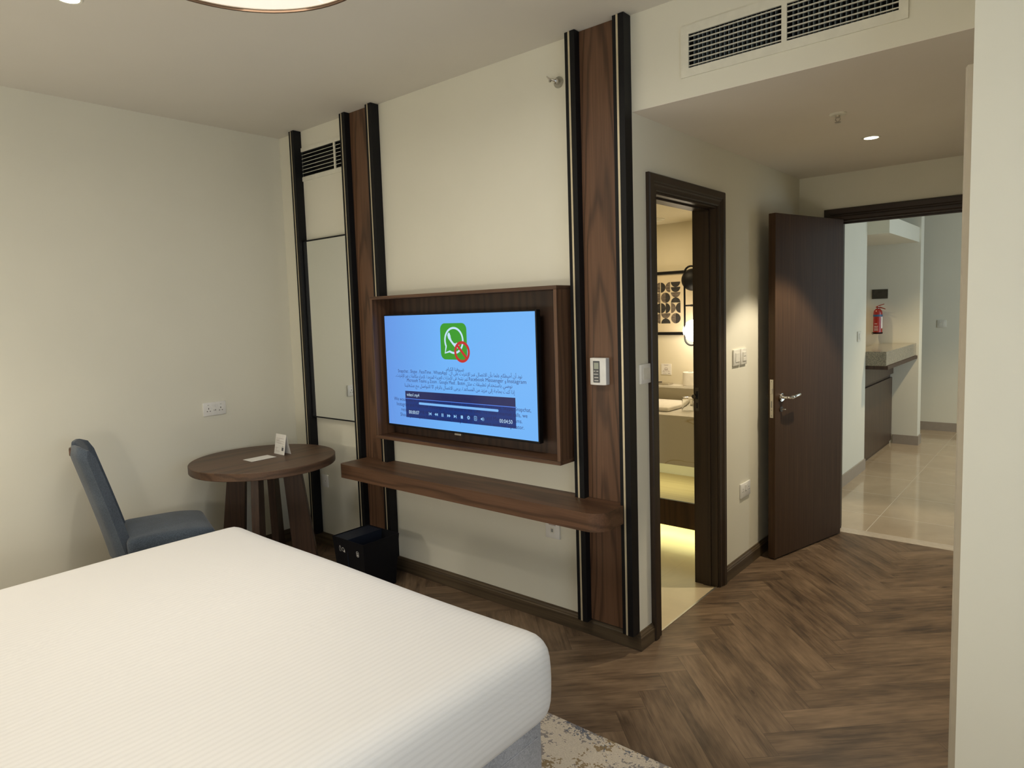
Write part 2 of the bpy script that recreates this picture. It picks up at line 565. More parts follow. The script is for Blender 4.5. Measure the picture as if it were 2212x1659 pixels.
def prism(bm, poly, z0, z1, f=lambda x, y, z: (x, y, z)):
    a = [bm.verts.new(f(x, y, z0)) for x, y in poly]
    b = [bm.verts.new(f(x, y, z1)) for x, y in poly]
    n = len(poly)
    bm.faces.new(a[::-1])
    bm.faces.new(b)
    for i in range(n):
        j = (i + 1) % n
        bm.faces.new((a[i], a[j], b[j], b[i]))


def OBJ(name, bm, mat, parent=None, origin=(0, 0, 0), smooth=False, local=False, angle=28):
    """link the bmesh as one object. World-space geometry is moved so that origin (or the parent's place) is its zero."""
    o0 = Vector(origin)
    if parent is not None and not local:
        p, o0 = parent, Vector((0, 0, 0))
        while p is not None:
            o0 += Vector(p.location)
            p = p.parent
    if not local:
        bmesh.ops.translate(bm, vec=-o0, verts=bm.verts)
    bmesh.ops.recalc_face_normals(bm, faces=bm.faces)
    me = bpy.data.meshes.new(name)
    bm.to_mesh(me)
    bm.free()
    if smooth:
        for p_ in me.polygons:
            p_.use_smooth = True
        try:
            me.set_sharp_from_angle(angle=radians(angle))
        except Exception:
            pass
    me.materials.append(MAT[mat])
    o = bpy.data.objects.new(name, me)
    COL.objects.link(o)
    if parent is not None:
        o.parent = parent
    elif not local:
        o.location = o0
    return o


def tag(o, label=None, cat=None, group=None, kind=None):
    if label: o['label'] = label
    if cat: o['category'] = cat
    if group: o['group'] = group
    if kind: o['kind'] = kind
    return o


def THING(name, label, cat, loc=(0, 0, 0), rotz=0.0, group=None, kind=None):
    o = bpy.data.objects.new(name, None)
    COL.objects.link(o)
    o.empty_display_size = 0.1
    o.location = loc
    o.rotation_euler = (0, 0, rotz)
    return tag(o, label, cat, group, kind)


def copy_tree(o, parent=None):
    c = o.copy()
    COL.objects.link(c)
    c.parent = parent
    for ch in [x for x in bpy.data.objects if x.parent is o]:
        copy_tree(ch, c)
    return c


def STRUCT(name, bm, mat, **k_):
    return tag(OBJ(name, bm, mat, **k_), kind='structure')


_txt_cache = {}


def text_mesh(s):
    if s not in _txt_cache:
        cu = bpy.data.curves.new('t', 'FONT')
        cu.body = s
        cu.resolution_u = 3
        o = bpy.data.objects.new('t', cu)
        COL.objects.link(o)
        dg = bpy.context.evaluated_depsgraph_get()
        dg.update()
        me = bpy.data.meshes.new_from_object(o.evaluated_get(dg))
        bpy.data.objects.remove(o)
        bpy.data.curves.remove(cu)
        xs = [v_.co.x for v_ in me.vertices] or [0, 1]
        _txt_cache[s] = (me, min(xs), max(xs))
    return _txt_cache[s]


def add_text(bm, s, x0, x1, zb, f, em=None):
    """text s spanning x0..x1 with its baseline at zb; f maps (x, z) to 3-D; em = fixed letter size"""
    me, a, b = text_mesh(s)
    kx = (x1 - x0) / max(1e-6, (b - a))
    kz = em if em else kx
    idx = [bm.verts.new(f(x0 + (v_.co.x - a) * kx, zb + v_.co.y * kz)) for v_ in me.vertices]
    for p in me.polygons:
        try:
            bm.faces.new([idx[i] for i in p.vertices])
        except ValueError:
            pass


# arabic letters joined by hand into presentation forms, in visual (left to right) order
AR = {'ا': (0xFE8D, 2), 'أ': (0xFE83, 2), 'إ': (0xFE87, 2), 'ب': (0xFE8F, 4), 'ة': (0xFE93, 2), 'ت': (0xFE95, 4), 'ث': (0xFE99, 4),
      'ج': (0xFE9D, 4), 'ح': (0xFEA1, 4), 'خ': (0xFEA5, 4), 'د': (0xFEA9, 2), 'ر': (0xFEAD, 2), 'ز': (0xFEAF, 2), 'س': (0xFEB1, 4),
      'ش': (0xFEB5, 4), 'ص': (0xFEB9, 4), 'ض': (0xFEBD, 4), 'ط': (0xFEC1, 4), 'ع': (0xFEC9, 4), 'غ': (0xFECD, 4), 'ف': (0xFED1, 4),
      'ق': (0xFED5, 4), 'ك': (0xFED9, 4), 'ل': (0xFEDD, 4), 'م': (0xFEE1, 4), 'ن': (0xFEE5, 4), 'ه': (0xFEE9, 4), 'و': (0xFEED, 2),
      'ى': (0xFEEF, 2), 'ي': (0xFEF1, 4), 'ء': (0xFE80, 1)}
LA = {'ا': 0xFEFB, 'أ': 0xFEF7, 'إ': 0xFEF9}


def shape(s):
    out, i, n = [], 0, len(s)
    joined = False
    while i < n:
        ch = s[i]
        if ch not in AR:
            out.append(ch); joined = False; i += 1; continue
        if ch == 'ل' and i + 1 < n and s[i + 1] in LA:
            out.append(chr(LA[s[i + 1]] + (1 if joined else 0)))
            joined = False; i += 2; continue
        base, cnt = AR[ch]
        nxt = i + 1 < n and s[i + 1] in AR and AR[s[i + 1]][1] > 1
        if cnt == 4:
            form = (3 if joined else 2) if nxt else (1 if joined else 0)
            joined = bool(nxt)
        elif cnt == 2:
            form = 1 if joined else 0
            joined = False
        else:
            form = 0; joined = False
        out.append(chr(base + form)); i += 1
    return ''.join(reversed(out))


# ------------------------------------------------------------------ dimensions
L, D, HC, CH = 2.741, 2.25, 2.401, 2.80
RW, BW = 5.30, -3.35          # right wall and headboard wall of the bedroom
JX, JY = 4.006, -0.47         # corner of the block right of the hall


# ------------------------------------------------------------------ shell
def wall_y(bm, x0, x1, y0, y1, z0, z1, holes=()):
    """wall slab whose face lies in x-z with rectangular holes (hx0,hx1,hz0,hz1)"""
    xs = sorted({x0, x1, *[h[0] for h in holes], *[h[1] for h in holes]})
    zs = sorted({z0, z1, *[h[2] for h in holes], *[h[3] for h in holes]})
    for a, b in zip(xs, xs[1:]):
        for c, d in zip(zs, zs[1:]):
            m = ((a + b) / 2, (c + d) / 2)
            if any(h[0] < m[0] < h[1] and h[2] < m[1] < h[3] for h in holes):
                continue
            box(bm, a, b, y0, y1, c, d)
    bmesh.ops.remove_doubles(bm, verts=bm.verts, dist=1e-5)


def wall_x(bm, y0, y1, x0, x1, z0, z1, holes=()):
    wall_y(bm, y0, y1, x0, x1, z0, z1, holes)
    for v_ in bm.verts:
        v_.co = Vector((v_.co.y, v_.co.x, v_.co.z))


bm = NB(); box(bm, -0.12, 0.0, BW, 0.12, 0, CH)
STRUCT('wall_left', bm, 'wall_paint')
bm = NB(); wall_y(bm, 0, L, 0, 0.12, 0, CH, [(0.252, 0.722, 2.497, 2.668)])
STRUCT('wall_back', bm, 'wall_paint')
bm = NB(); wall_x(bm, 0.12, D, 2.616, L, 0, HC, [(0.182, 0.885, 0, 2.095)])
STRUCT('wall_hall_left', bm, 'wall_paint')
bm = NB(); wall_y(bm, L, JX, 0, 0.12, HC + 0.002, CH, [(3.003, 3.370, 2.514, 2.650), (3.385, 3.748, 2.514, 2.650)])
STRUCT('wall_bulkhead', bm, 'wall_paint')
bm = NB(); box(bm, L, JX, 0.12, D, HC, HC + 0.06); box(bm, L, JX, 0.0005, 0.12, HC, HC + 0.002)
STRUCT('ceiling_hall', bm, 'hall_ceiling_paint')
bm = NB(); wall_y(bm, 2.5, 4.6, D, D + 0.12, 0, CH, [(2.985, 3.86, 0, 2.105)])
STRUCT('wall_hall_end', bm, 'wall_paint')
bm = NB(); box(bm, JX, RW, JY, D, 0, CH)
STRUCT('wall_right_block', bm, 'wall_paint')
bm = NB(); box(bm, -0.12, RW + 0.12, BW - 0.12, BW, 0, CH)
STRUCT('wall_headboard', bm, 'wall_paint')
bm = NB(); wall_x(bm, BW, JY, RW, RW + 0.12, 0, CH, [(-2.85, -0.95, 0.7, 2.2)])
STRUCT('wall_right', bm, 'wall_paint')
bm = NB(); box(bm, -0.12, RW + 0.12, BW - 0.12, 0.12, CH, CH + 0.1)
STRUCT('ceiling', bm, 'ceiling_paint')
w1 = THING('window_1', None, None, (RW, -1.9, 0.7), kind='structure')
bm = NB()
for a in ((-2.85, -2.80), (-1.925, -1.875), (-1.0, -0.95)):
    box(bm, RW + 0.02, RW + 0.08, a[0], a[1], 0.7, 2.2)
box(bm, RW + 0.02, RW + 0.08, -2.85, -0.95, 0.7, 0.75); box(bm, RW + 0.02, RW + 0.08, -2.85, -0.95, 2.15, 2.2)
OBJ('window_frame', bm, 'white_metal', w1)
bm = NB(); box(bm, RW + 0.045, RW + 0.051, -2.80, -1.0, 0.75, 2.15)
OBJ('window_glass', bm, 'window_pane', w1)

# floor of herringbone planks
PW, PL = 0.1245, 0.705


def clip(poly, rect):
    x0, x1, y0, y1 = rect
    for ax, lim, sgn in ((0, x0, 1), (0, x1, -1), (1, y0, 1), (1, y1, -1)):
        out = []
        for i in range(len(poly)):
            a, b = poly[i], poly[(i + 1) % len(poly)]
            da, db = sgn * (a[ax] - lim), sgn * (b[ax] - lim)
            if da >= 0:
                out.append(a)
            if (da < 0) != (db < 0):
                t = da / (da - db)
                out.append((a[0] + t * (b[0] - a[0]), a[1] + t * (b[1] - a[1])))
        poly = out
        if len(poly) < 3:
            return []
    return poly


def herringbone(name, rects):
    bm = NB()
    uvl = bm.loops.layers.uv.new('uv')
    cl = bm.loops.layers.float_color.new('plank')
    q2 = math.sqrt(0.5)
    rnd = random.Random(11)
    X0, Y0 = 2.902, 0.045

    def to_xy(u, v):
        return (X0 + (u + v) * q2, Y0 + (v - u) * q2)

    def to_uv(x, y):
        a, b = (x - X0) / q2, (y - Y0) / q2
        return ((a - b) / 2, (a + b) / 2)
    for c in range(-5, 4):
        for kk in range(-45, 45):
            ou, ov = c * PL - kk * PW, c * PL + kk * PW
            for kind in (0, 1):
                col = (rnd.random(), rnd.random(), rnd.random(), 1)
                if kind == 0:
                    R_ = (ou, ou + PL, ov, ov + PW)
                else:
                    R_ = (ou + PL, ou + PL + PW, ov, ov + PL)
                quad = [to_xy(R_[0], R_[2]), to_xy(R_[1], R_[2]), to_xy(R_[1], R_[3]), to_xy(R_[0], R_[3])]
                for rect in rects:
                    p = clip(quad, rect)
                    if len(p) < 3:
                        continue
                    fc = bm.faces.new([bm.verts.new((x, y, 0)) for x, y in p])
                    for lp in fc.loops:
                        u, v = to_uv(lp.vert.co.x, lp.vert.co.y)
                        lp[uvl].uv = (u - R_[0], v - R_[2]) if kind == 0 else (v - R_[2], u - R_[0])
                        lp[cl] = col
    me = bpy.data.meshes.new(name)
    bmesh.ops.recalc_face_normals(bm, faces=bm.faces)
    for fc in bm.faces:
        if fc.normal.z < 0:
            fc.normal_flip()
    bm.to_mesh(me)
    bm.free()
    me.materials.append(MAT['herringbone_vinyl'])
    o = bpy.data.objects.new(name, me)
    COL.objects.link(o)
    return tag(o, kind='structure')


herringbone('floor', [(0, RW, BW, 0), (2.735, JX, 0, 2.235)])
bm = NB(); box(bm, -0.12, RW + 0.12, BW - 0.12, 0.0, -0.1, -0.004); box(bm, L - 0.005, 4.6, 0.0, D, -0.1, -0.004)
STRUCT('floor_slab', bm, 'wall_paint')
bm = NB(); box(bm, 0.6, 2.733, 0.12, 2.12, -0.1, 0.0)
STRUCT('floor_bathroom', bm, 'bath_tiles')
bm = NB(); box(bm, 1.0, 6.1, D + 0.09, 6.75, -0.1, 0.0)
STRUCT('floor_living', bm, 'living_tiles')
bm = NB(); box(bm, 2.985, 3.86, 2.236, D + 0.09, -0.1, 0.001)
STRUCT('trim_1', bm, 'threshold_stone')
bm = NB(); box(bm, 2.728, 2.737, 0.182, 0.885, -0.02, 0.0025)
STRUCT('trim_2', bm, 'steel')


# baseboards: a board with a small ogee cap
def skirt(name, p0, p1, side, mat, h=0.085, t=0.016, m0=0, m1=0):
    """p0->p1 along the wall face, side = outward unit vector"""
    bm = NB()
    a, b, s_ = Vector(p0), Vector(p1), Vector(side)
    prof = [(0, 0), (t, 0), (t, h * 0.72), (t * 0.8, h * 0.78), (t * 0.75, h * 0.84), (t * 0.45, h * 0.93), (t * 0.4, h), (0, h)]
    d_ = (b - a).normalized()
    A = [bm.verts.new((a.x + s_.x * u - d_.x * u * m0, a.y + s_.y * u - d_.y * u * m0, v)) for u, v in prof]
    B = [bm.verts.new((b.x + s_.x * u + d_.x * u * m1, b.y + s_.y * u + d_.y * u * m1, v)) for u, v in prof]
    n = len(prof)
    for i in range(n):
        j = (i + 1) % n
        bm.faces.new((A[i], A[j], B[j], B[i]))
    bm.faces.new(A[::-1]); bm.faces.new(B)
    return STRUCT(name, bm, mat)


skirt('baseboard_back', (0, 0), (L, 0), (0, -1), 'skirting_x', m0=-1, m1=1)
skirt('baseboard_left', (0, BW), (0, 0), (1, 0), 'skirting_y', m1=-1)
skirt('baseboard_hall_near', (L, 0), (L, 0.112), (1, 0), 'skirting_y', m0=1)
skirt('baseboard_hall_left', (L, 0.946), (L, D), (1, 0), 'skirting_y')
skirt('baseboard_hall_end', (L, D), (2.905, D), (0, -1), 'skirting_x')

# ------------------------------------------------------------------ living room beyond the hall
LX = 2.727
bm = NB(); box(bm, 2.5, LX, D + 0.12, 4.22, 0, 2.56)
STRUCT('wall_living_left', bm, 'wall_paint')
bm = NB(); box(bm, 1.0, 2.921, 5.65, 5.82, 0, 2.56)
STRUCT('wall_kitchen', bm, 'wall_paint')
bm = NB(); box(bm, 1.0, 6.1, 6.71, 6.83, 0, 2.7)
STRUCT('wall_living_back', bm, 'wall_paint')
bm = NB(); box(bm, 1.0, 1.1, D, 6.71, 0, 2.7)
STRUCT('wall_kitchen_left', bm, 'wall_paint')
bm = NB(); wall_x(bm, D, 6.71, 6.0, 6.1, 0, 2.7, [(3.1, 5.7, 0.5, 2.4)])
STRUCT('wall_living_right', bm, 'wall_paint')
bm = NB(); box(bm, 1.0, 6.1, D + 0.12, 6.75, 2.56, 2.66)
STRUCT('ceiling_living', bm, 'ceiling_paint')
bm = NB()
wall_y(bm, 2.0, 2.905, 4.22, 4.32, 2.157, 2.31); box(bm, 2.0, 2.78, 4.22, 4.32, 2.31, 2.56)
STRUCT('wall_kitchen_header', bm, 'wall_paint')
bm = NB(); box(bm, 2.78, 2.905, 4.32, 5.65, 2.157, 2.31); box(bm, 2.0, 2.78, 4.32, 5.65, 2.157, 2.20)
STRUCT('wall_kitchen_soffit', bm, 'wall_paint')
w2 = THING('window_2', None, None, (6.0, 4.4, 0.5), kind='structure')
bm = NB()
for a in ((3.1, 3.16), (4.37, 4.43), (5.64, 5.7)):
    box(bm, 6.02, 6.08, a[0], a[1], 0.5, 2.4)
box(bm, 6.02, 6.08, 3.1, 5.7, 0.5, 0.56); box(bm, 6.02, 6.08, 3.1, 5.7, 2.34, 2.4)
OBJ('window_frame', bm, 'white_metal', w2)
plain('tile_skirt', (0.34, 0.29, 0.24), 0.3)


def tskirt(name, x0, x1, y0, y1):
    bm = NB(); box(bm, x0, x1, y0, y1, 0, 0.1)
    return STRUCT(name, bm, 'tile_skirt')


tskirt('baseboard_living_left', LX, LX + 0.012, D + 0.12, 4.22)
tskirt('baseboard_kitchen', 2.69, 2.921, 5.638, 5.65)
tskirt('baseboard_kitchen_return', 2.921, 2.933, 5.638, 5.82)
tskirt('baseboard_living_back', 2.0, 6.0, 6.698, 6.71)

# kitchen bar: cabinet and granite top
t = THING('kitchen_cabinet', 'dark brown kitchen cabinet with flat door under the granite bar top', 'cabinet', (2.4, 4.95, 0))
bm = NB(); box(bm, 2.10, 2.66, 4.24, 5.636, 0.0, 0.93); bev(bm, 0.002, 1)
OBJ('body', bm, 'cabinet_wood', t)
bm = NB(); bbox(bm, 2.66, 2.68, 4.26, 5.634, 0.04, 0.73)
OBJ('door', bm, 'cabinet_wood', t)
bm = NB(); bbox(bm, 2.66, 2.69, 4.24, 5.634, 0.77, 0.93)
OBJ('top_rail', bm, 'cabinet_wood', t)
t = THING('bar_counter', 'speckled beige granite bar top with thick polished front on brown edge', 'counter', (2.74, 4.95, 0.932))
bm = NB(); bbox(bm, 2.58, 2.897, 4.22, 5.648, 0.967, 1.098, 0.004)
OBJ('granite_top', bm, 'granite', t)
bm = NB(); bbox(bm, 2.58, 2.91, 4.225, 5.648, 0.934, 0.967)
OBJ('wood_edge', bm, 'walnut_dark', t)
t = THING('fire_extinguisher', 'red fire extinguisher hanging on the kitchen wall above the granite bar', 'fire extinguisher', (2.541, 5.585, 1.2))
bm = NB()
lathe(bm, [(0, 0), (0.040, 0), (0.045, 0.006), (0.045, 0.225), (0.040, 0.25), (0.026, 0.268), (0.018, 0.275), (0, 0.276)], (2.541, 5.585, 1.2), 28)
cyl_o = OBJ('cylinder', bm, 'red_paint', t, smooth=True)
bm = NB(); lathe(bm, [(0.0453, 0.188), (0.0462, 0.188), (0.0462, 0.21), (0.0453, 0.21)], (2.541, 5.585, 1.2), 28, True)
OBJ('blue_band', bm, 'label_blue', t, smooth=True)
bm = NB()
for i in range(-3, 10):
    a0, a1 = radians(-25 + i * 6), radians(-25 + (i + 1) * 6)
    if i >= 5:
        q = [(a0, 0.06), (a1, 0.06), (a1, 0.186), (a0, 0.186)]
        bm.faces.new([bm.verts.new((2.541 + 0.0462 * cos(a), 5.585 + 0.0462 * sin(a) * 1.0, 1.2 + z)) for a, z in q])
for v_ in bm.verts:
    v_.co.y = 5.585 - abs(v_.co.y - 5.585)
OBJ('label', bm, 'paper', t)
bm = NB()
add_text(bm, 'FIRE', 2.520, 2.545, 1.305, lambda x, z: (x, 5.5385, z))
for i in range(5):
    box(bm, 2.517, 2.553, 5.5385, 5.5395, 1.285 - i * 0.012, 1.288 - i * 0.012)
OBJ('lettering', bm, 'paper', t)
bm = NB(); cyl(bm, (2.541, 5.585, 1.475), 0.015, 0.022)
OBJ('valve', bm, 'chrome', t, smooth=True)
bm = NB(); tube(bm, [(2.522, 5.575, 1.492), (2.56, 5.57, 1.508), (2.606, 5.56, 1.522)], [0.008, 0.006, 0.004], 8)
OBJ('lever', bm, 'red_paint', t, smooth=True)
bm = NB(); tube(bm, [(2.53, 5.575, 1.488), (2.57, 5.57, 1.485), (2.617, 5.56, 1.468)], [0.008, 0.006, 0.004], 8)
OBJ('carry_handle', bm, 'red_paint', t, smooth=True)
bm = NB(); lathe(bm, [(0.046, 0.004), (0.048, 0.004), (0.048, 0.018), (0.046, 0.018)], (2.541, 5.585, 1.2), 28, True)
tube(bm, [(2.496 + 0.011 * cos(a), 5.58, 1.208 + 0.011 * sin(a)) for a in [2 * pi * i / 12 for i in range(12)]], 0.0025, 6, True)
box(bm, 2.535, 2.547, 5.63, 5.65, 1.21, 1.23)
OBJ('foot_clamp', bm, 'black_matte', t)
bm = NB(); bbox(bm, 2.468, 2.622, 5.642, 5.65, 1.580, 1.681, 0.001)
tag(OBJ('sign_plate', bm, 'sign_dark', origin=(2.545, 5.646, 1.58)), 'small dark rectangular sign plate above the red fire extinguisher', 'sign')


# ------------------------------------------------------------------ switches and sockets
def rot_plate(name, label, cat, center, normal, w, h, parts, group=None, d=0.010, mat='white_plastic'):
    """wall plate in local axes (x right, z up, -y outwards), turned to face normal"""
    rz = {'-y': 0.0, '+x': radians(90), '-x': radians(-90)}[normal]
    t = THING(name, label, cat, center, rz, group)
    bm = NB(); bbox(bm, -w / 2, w / 2, -d, 0, -h / 2, h / 2, min(0.003, d * 0.4), 2)
    OBJ('plate', bm, mat, t, local=True, smooth=True)
    for (pn, x0, x1, z0, z1, dd, m) in parts:
        bm = NB(); bbox(bm, x0, x1, -dd, -d + 0.0005, z0, z1, 0.0008, 1)
        OBJ(pn, bm, m, t, local=True)
    return t


def slots(cx, cz, s=1.0):
    k_ = 0.0102
    return [('pin_hole', cx - 0.0022 * s, cx + 0.0022 * s, cz + 0.004 * s, cz + 0.013 * s, k_, 'black_hole'),
            ('pin_hole', cx - 0.012 * s, cx - 0.005 * s, cz - 0.009 * s, cz - 0.005 * s, k_, 'black_hole'),
            ('pin_hole', cx + 0.005 * s, cx + 0.012 * s, cz - 0.009 * s, cz - 0.005 * s, k_, 'black_hole')]


rot_plate('power_socket', 'white double universal wall socket with switches on the plain left wall', 'socket', (0, -0.587, 1.008), '+x', 0.15, 0.086,
          slots(-0.040, -0.006, 1.1) + slots(0.040, -0.006, 1.1) +
          [('rocker', -0.017, -0.002, 0.008, 0.026, 0.013, 'white_plastic'), ('rocker', 0.002, 0.017, 0.008, 0.026, 0.013, 'white_plastic'),
           ('usb_port', -0.006, -0.003, -0.014, -0.006, 0.0103, 'black_hole'), ('usb_port', 0.003, 0.007, -0.014, -0.004, 0.0103, 'black_hole'),
           ('neon', -0.046, -0.036, 0.024, 0.027, 0.0103, 'grey_plastic'), ('neon', 0.036, 0.046, 0.024, 0.027, 0.0103, 'grey_plastic')])
rot_plate('data_socket', 'white data outlet on the wall just below the long walnut shelf', 'socket', (2.262, 0, 0.475), '-y', 0.086, 0.086,
          [('port_frame', -0.012, 0.012, -0.016, 0.016, 0.012, 'cream_plastic'), ('port', -0.007, 0.007, -0.010, 0.008, 0.0125, 'grey_plastic'),
           ('name_strip', -0.022, 0.022, 0.024, 0.032, 0.0103, 'print_grey')])
rot_plate('blank_socket', 'small white wall plate with cable hole low on the wall under the mirror', 'socket', (0.325, 0, 0.455), '-y', 0.070, 0.086,
          [('cable_hole', 0.01, 0.014, -0.002, 0.003, 0.0105, 'black_hole')])
rot_plate('switched_socket', 'white double power socket low on the hall wall beside the doors', 'socket', (L, 1.258, 0.472), '+x', 0.146, 0.086,
          [('rocker', -0.014, 0.000, -0.002, 0.030, 0.014, 'white_plastic'), ('rocker', 0.002, 0.016, 0.0, 0.030, 0.012, 'white_plastic'),
           ('neon', -0.008, 0.006, -0.012, -0.002, 0.0103, 'grey_plastic')] + slots(-0.044, 0.0, 1.0) + slots(0.046, 0.0, 1.0), d=0.0100)
rot_plate('light_switch', 'cream rocker light switch above the socket, nearest the bathroom door frame', 'switch', (L, 1.132, 1.265), '+x', 0.100, 0.092,
          [('rocker', -0.026, 0.030, -0.026, 0.026, 0.013, 'cream_plastic')], mat='cream_plastic')
rot_plate('card_switch', 'cream key card holder switch beside the rocker switch in the hall', 'switch', (L, 1.232, 1.265), '+x', 0.088, 0.092,
          [('card_holder', -0.022, 0.026, -0.026, 0.026, 0.014, 'cream_plastic'), ('card_slot', -0.012, 0.018, 0.000, 0.003, 0.0145, 'black_hole'),
           ('neon', 0.0, 0.004, -0.018, -0.014, 0.0145, 'grey_plastic')], mat='cream_plastic')
rot_plate('light_switch', 'white rocker light switch between the black corner post and bathroom door', 'switch', (L, 0.072, 1.268), '+x', 0.092, 0.088,
          [('rocker', -0.026, 0.036, -0.026, 0.026, 0.014, 'cream_plastic')], d=0.012)
rot_plate('light_switch', 'small cream switch on the bright corridor wall beyond the open door', 'switch', (LX, 3.95, 1.25), '+x', 0.10, 0.09,
          [('rocker', -0.02, 0.03, -0.026, 0.026, 0.014, 'cream_plastic')], mat='cream_plastic')
rot_plate('light_switch', 'three gang light switch on the far grey back wall beyond the corridor', 'switch', (2.978, 6.71, 1.265), '-y', 0.09, 0.088,
          [('rocker', -0.024, -0.009, -0.028, 0.028, 0.013, 'cream_plastic'), ('rocker', -0.007, 0.008, -0.028, 0.028, 0.013, 'cream_plastic'),
           ('rocker', 0.010, 0.025, -0.028, 0.028, 0.013, 'cream_plastic')], mat='cream_plastic')

# thermostat
t = THING('thermostat', 'white thermostat with small grey display on the tall walnut panel', 'thermostat', (2.5755, -0.02, 1.283))
bm = NB()
pr = []
for i in range(13):
    u = -1 + i / 6
    pr.append((u * 0.0425, -0.030 - 0.008 * (1 - u * u)))
pr += [(0.0425, 0), (-0.0425, 0)]
prism(bm, pr, -0.061, 0.061)
bev(bm, 0.0015, 1)
OBJ('casing', bm, 'white_plastic', t, local=True, smooth=True)
bm = NB(); bbox(bm, -0.0205, 0.0135, -0.0395, -0.034, -0.050, 0.048, 0.001, 1)
OBJ('control_strip', bm, 'thermo_dark', t, local=True)
bm = NB(); box(bm, -0.0145, 0.0095, -0.0402, -0.039, 0.012, 0.040)
OBJ('display', bm, 'lcd', t, local=True)
for (x0, x1, z) in ((-0.016, -0.007, 0.002), (-0.002, 0.008, 0.002), (-0.016, 0.008, -0.012), (-0.014, 0.008, -0.027), (-0.014, 0.008, -0.041)):
    bm = NB(); bbox(bm, x0, x1, -0.0415, -0.039, z - 0.0015, z + 0.0015, 0.0005, 1)
    OBJ('button', bm, 'paper', t, local=True)

# ------------------------------------------------------------------ pilasters on the TV wall
BD = 0.055


def bar_part(parent, x0, x1):
    w = x1 - x0
    s0, s1 = x0 + 0.018, x0 + 0.029
    bm = NB()
    pr = [(x0, 0), (x0, -BD), (s0, -BD), (s0, -BD + 0.003), (s1, -BD + 0.003), (s1, -BD - 0.003), (x1, -BD - 0.003), (x1, 0)]
    prism(bm, pr, 0.080, 2.7985)
    o = OBJ('post', bm, 'black_satin', parent)
    bm = NB(); box(bm, s0, s1, -BD - 0.0012, -BD + 0.0031, 0.080, 2.798)
    c = OBJ('metal_inlay', bm, 'champagne', o)
    return o


t = THING('wall_pilaster', 'single tall black post with gold strip nearest the room corner', 'pilaster', (0.2335, 0, 0.08))
bar_part(t, 0.205, 0.262)
t = THING('wall_pilaster', 'walnut panel between two tall black posts left of the television', 'pilaster', (0.9125, 0, 0.08))
bar_part(t, 0.758, 0.815); bar_part(t, 1.010, 1.067)
bm = NB(); box(bm, 0.815, 1.010, -0.02, 0, 0.086, 2.7985)
OBJ('wood_panel', bm, 'walnut_arch', t)
t = THING('wall_pilaster', 'walnut panel between two tall black posts at the wall corner by the hall', 'pilaster', (2.588, 0, 0.08))
bar_part(t, 2.437, 2.492); bar_part(t, 2.684, 2.7405)
bm = NB(); box(bm, 2.492, 2.684, -0.02, 0, 0.086, 2.7985)
OBJ('wood_panel', bm, 'walnut_arch', t)

# ------------------------------------------------------------------ mirror
t = THING('wall_mirror', 'tall narrow wall mirror with a thin black edge between two black posts', 'mirror', (0.5135, -0.022, 0.897))
bm = NB()
mx0, mx1, mz0, mz1 = 0.264, 0.756, 0.897, 2.082
for a in ((mx0, mx0 + 0.006, mz0, mz1), (mx1 - 0.006, mx1, mz0, mz1), (mx0, mx1, mz0, mz0 + 0.006), (mx0, mx1, mz1 - 0.007, mz1)):
    box(bm, a[0], a[1], -0.034, -0.001, a[2], a[3])
OBJ('frame', bm, 'black_satin', t)
bm = NB(); bbox(bm, mx0 + 0.006, mx1 - 0.006, -0.030, -0.004, mz0 + 0.006, mz1 - 0.007, 0.002, 1)
OBJ('mirror_glass', bm, 'mirror_glass', t)

# ------------------------------------------------------------------ TV recess frame, TV
FX0, FX1, FY, FZ0, FZ1, FT = 1.082, 2.422, -0.145, 0.847, 1.679, 0.018
t = THING('tv_wall_frame', 'large walnut box frame on the wall around the television', 'wall frame', ((FX0 + FX1) / 2, 0, FZ0))
bm = NB(); bbox(bm, FX0, FX1, FY, 0, FZ1 - FT, FZ1, 0.001, 1); OBJ('top_board', bm, 'walnut_x', t)
bm = NB(); bbox(bm, FX0, FX1, FY, 0, FZ0, FZ0 + FT, 0.001, 1); OBJ('bottom_board', bm, 'walnut_x', t)
bm = NB(); bbox(bm, FX0, FX0 + FT, FY + 0.0003, 0, FZ0 + FT, FZ1 - FT, 0.001, 1); OBJ('side_board', bm, 'walnut_z', t)
bm = NB(); bbox(bm, FX1 - FT, FX1, FY + 0.0003, 0, FZ0 + FT, FZ1 - FT, 0.001, 1); OBJ('side_board', bm, 'walnut_z', t)
bm = NB(); box(bm, FX0 + FT, FX1 - FT, -0.016, 0, FZ0 + FT, FZ1 - FT); OBJ('back_panel', bm, 'walnut_dark', t)

SX0, SX1, SZ0, SZ1, SY = 1.144, 2.255, 0.935, 1.565, -0.0905
tv = THING('television', 'flat television showing a blue notice slide inside the walnut frame', 'television', (1.70, -0.05, 0.925))
bm = NB(); bbox(bm, SX0 - 0.008, SX1 + 0.008, -0.092, -0.060, SZ0 - 0.012, SZ1 + 0.008, 0.003, 2)
box(bm, SX0 + 0.15, SX1 - 0.15, -0.060, -0.035, SZ0 + 0.06, SZ1 - 0.15)
OBJ('bezel', bm, 'black_satin', tv)
bm = NB(); bbox(bm, 1.55, 1.85, -0.035, -0.016, 1.12, 1.38, 0.002, 1)
OBJ('wall_bracket', bm, 'black_matte', tv)
bm = NB(); box(bm, SX0, SX1, -0.0928, -0.0919, SZ0, SZ1)
scr = OBJ('screen', bm, 'screen_blue', tv)
bm = NB(); bbox(bm, SX0 + 0.540, SX0 + 0.587, -0.0935, -0.075, SZ0 - 0.021, SZ0 - 0.011, 0.001, 1)
OBJ('logo_plate', bm, 'steel', tv)


def sp(lay):
    y = -0.0928 - 0.00025 * lay
    return lambda x, z: (SX0 + x, y, SZ0 + z)


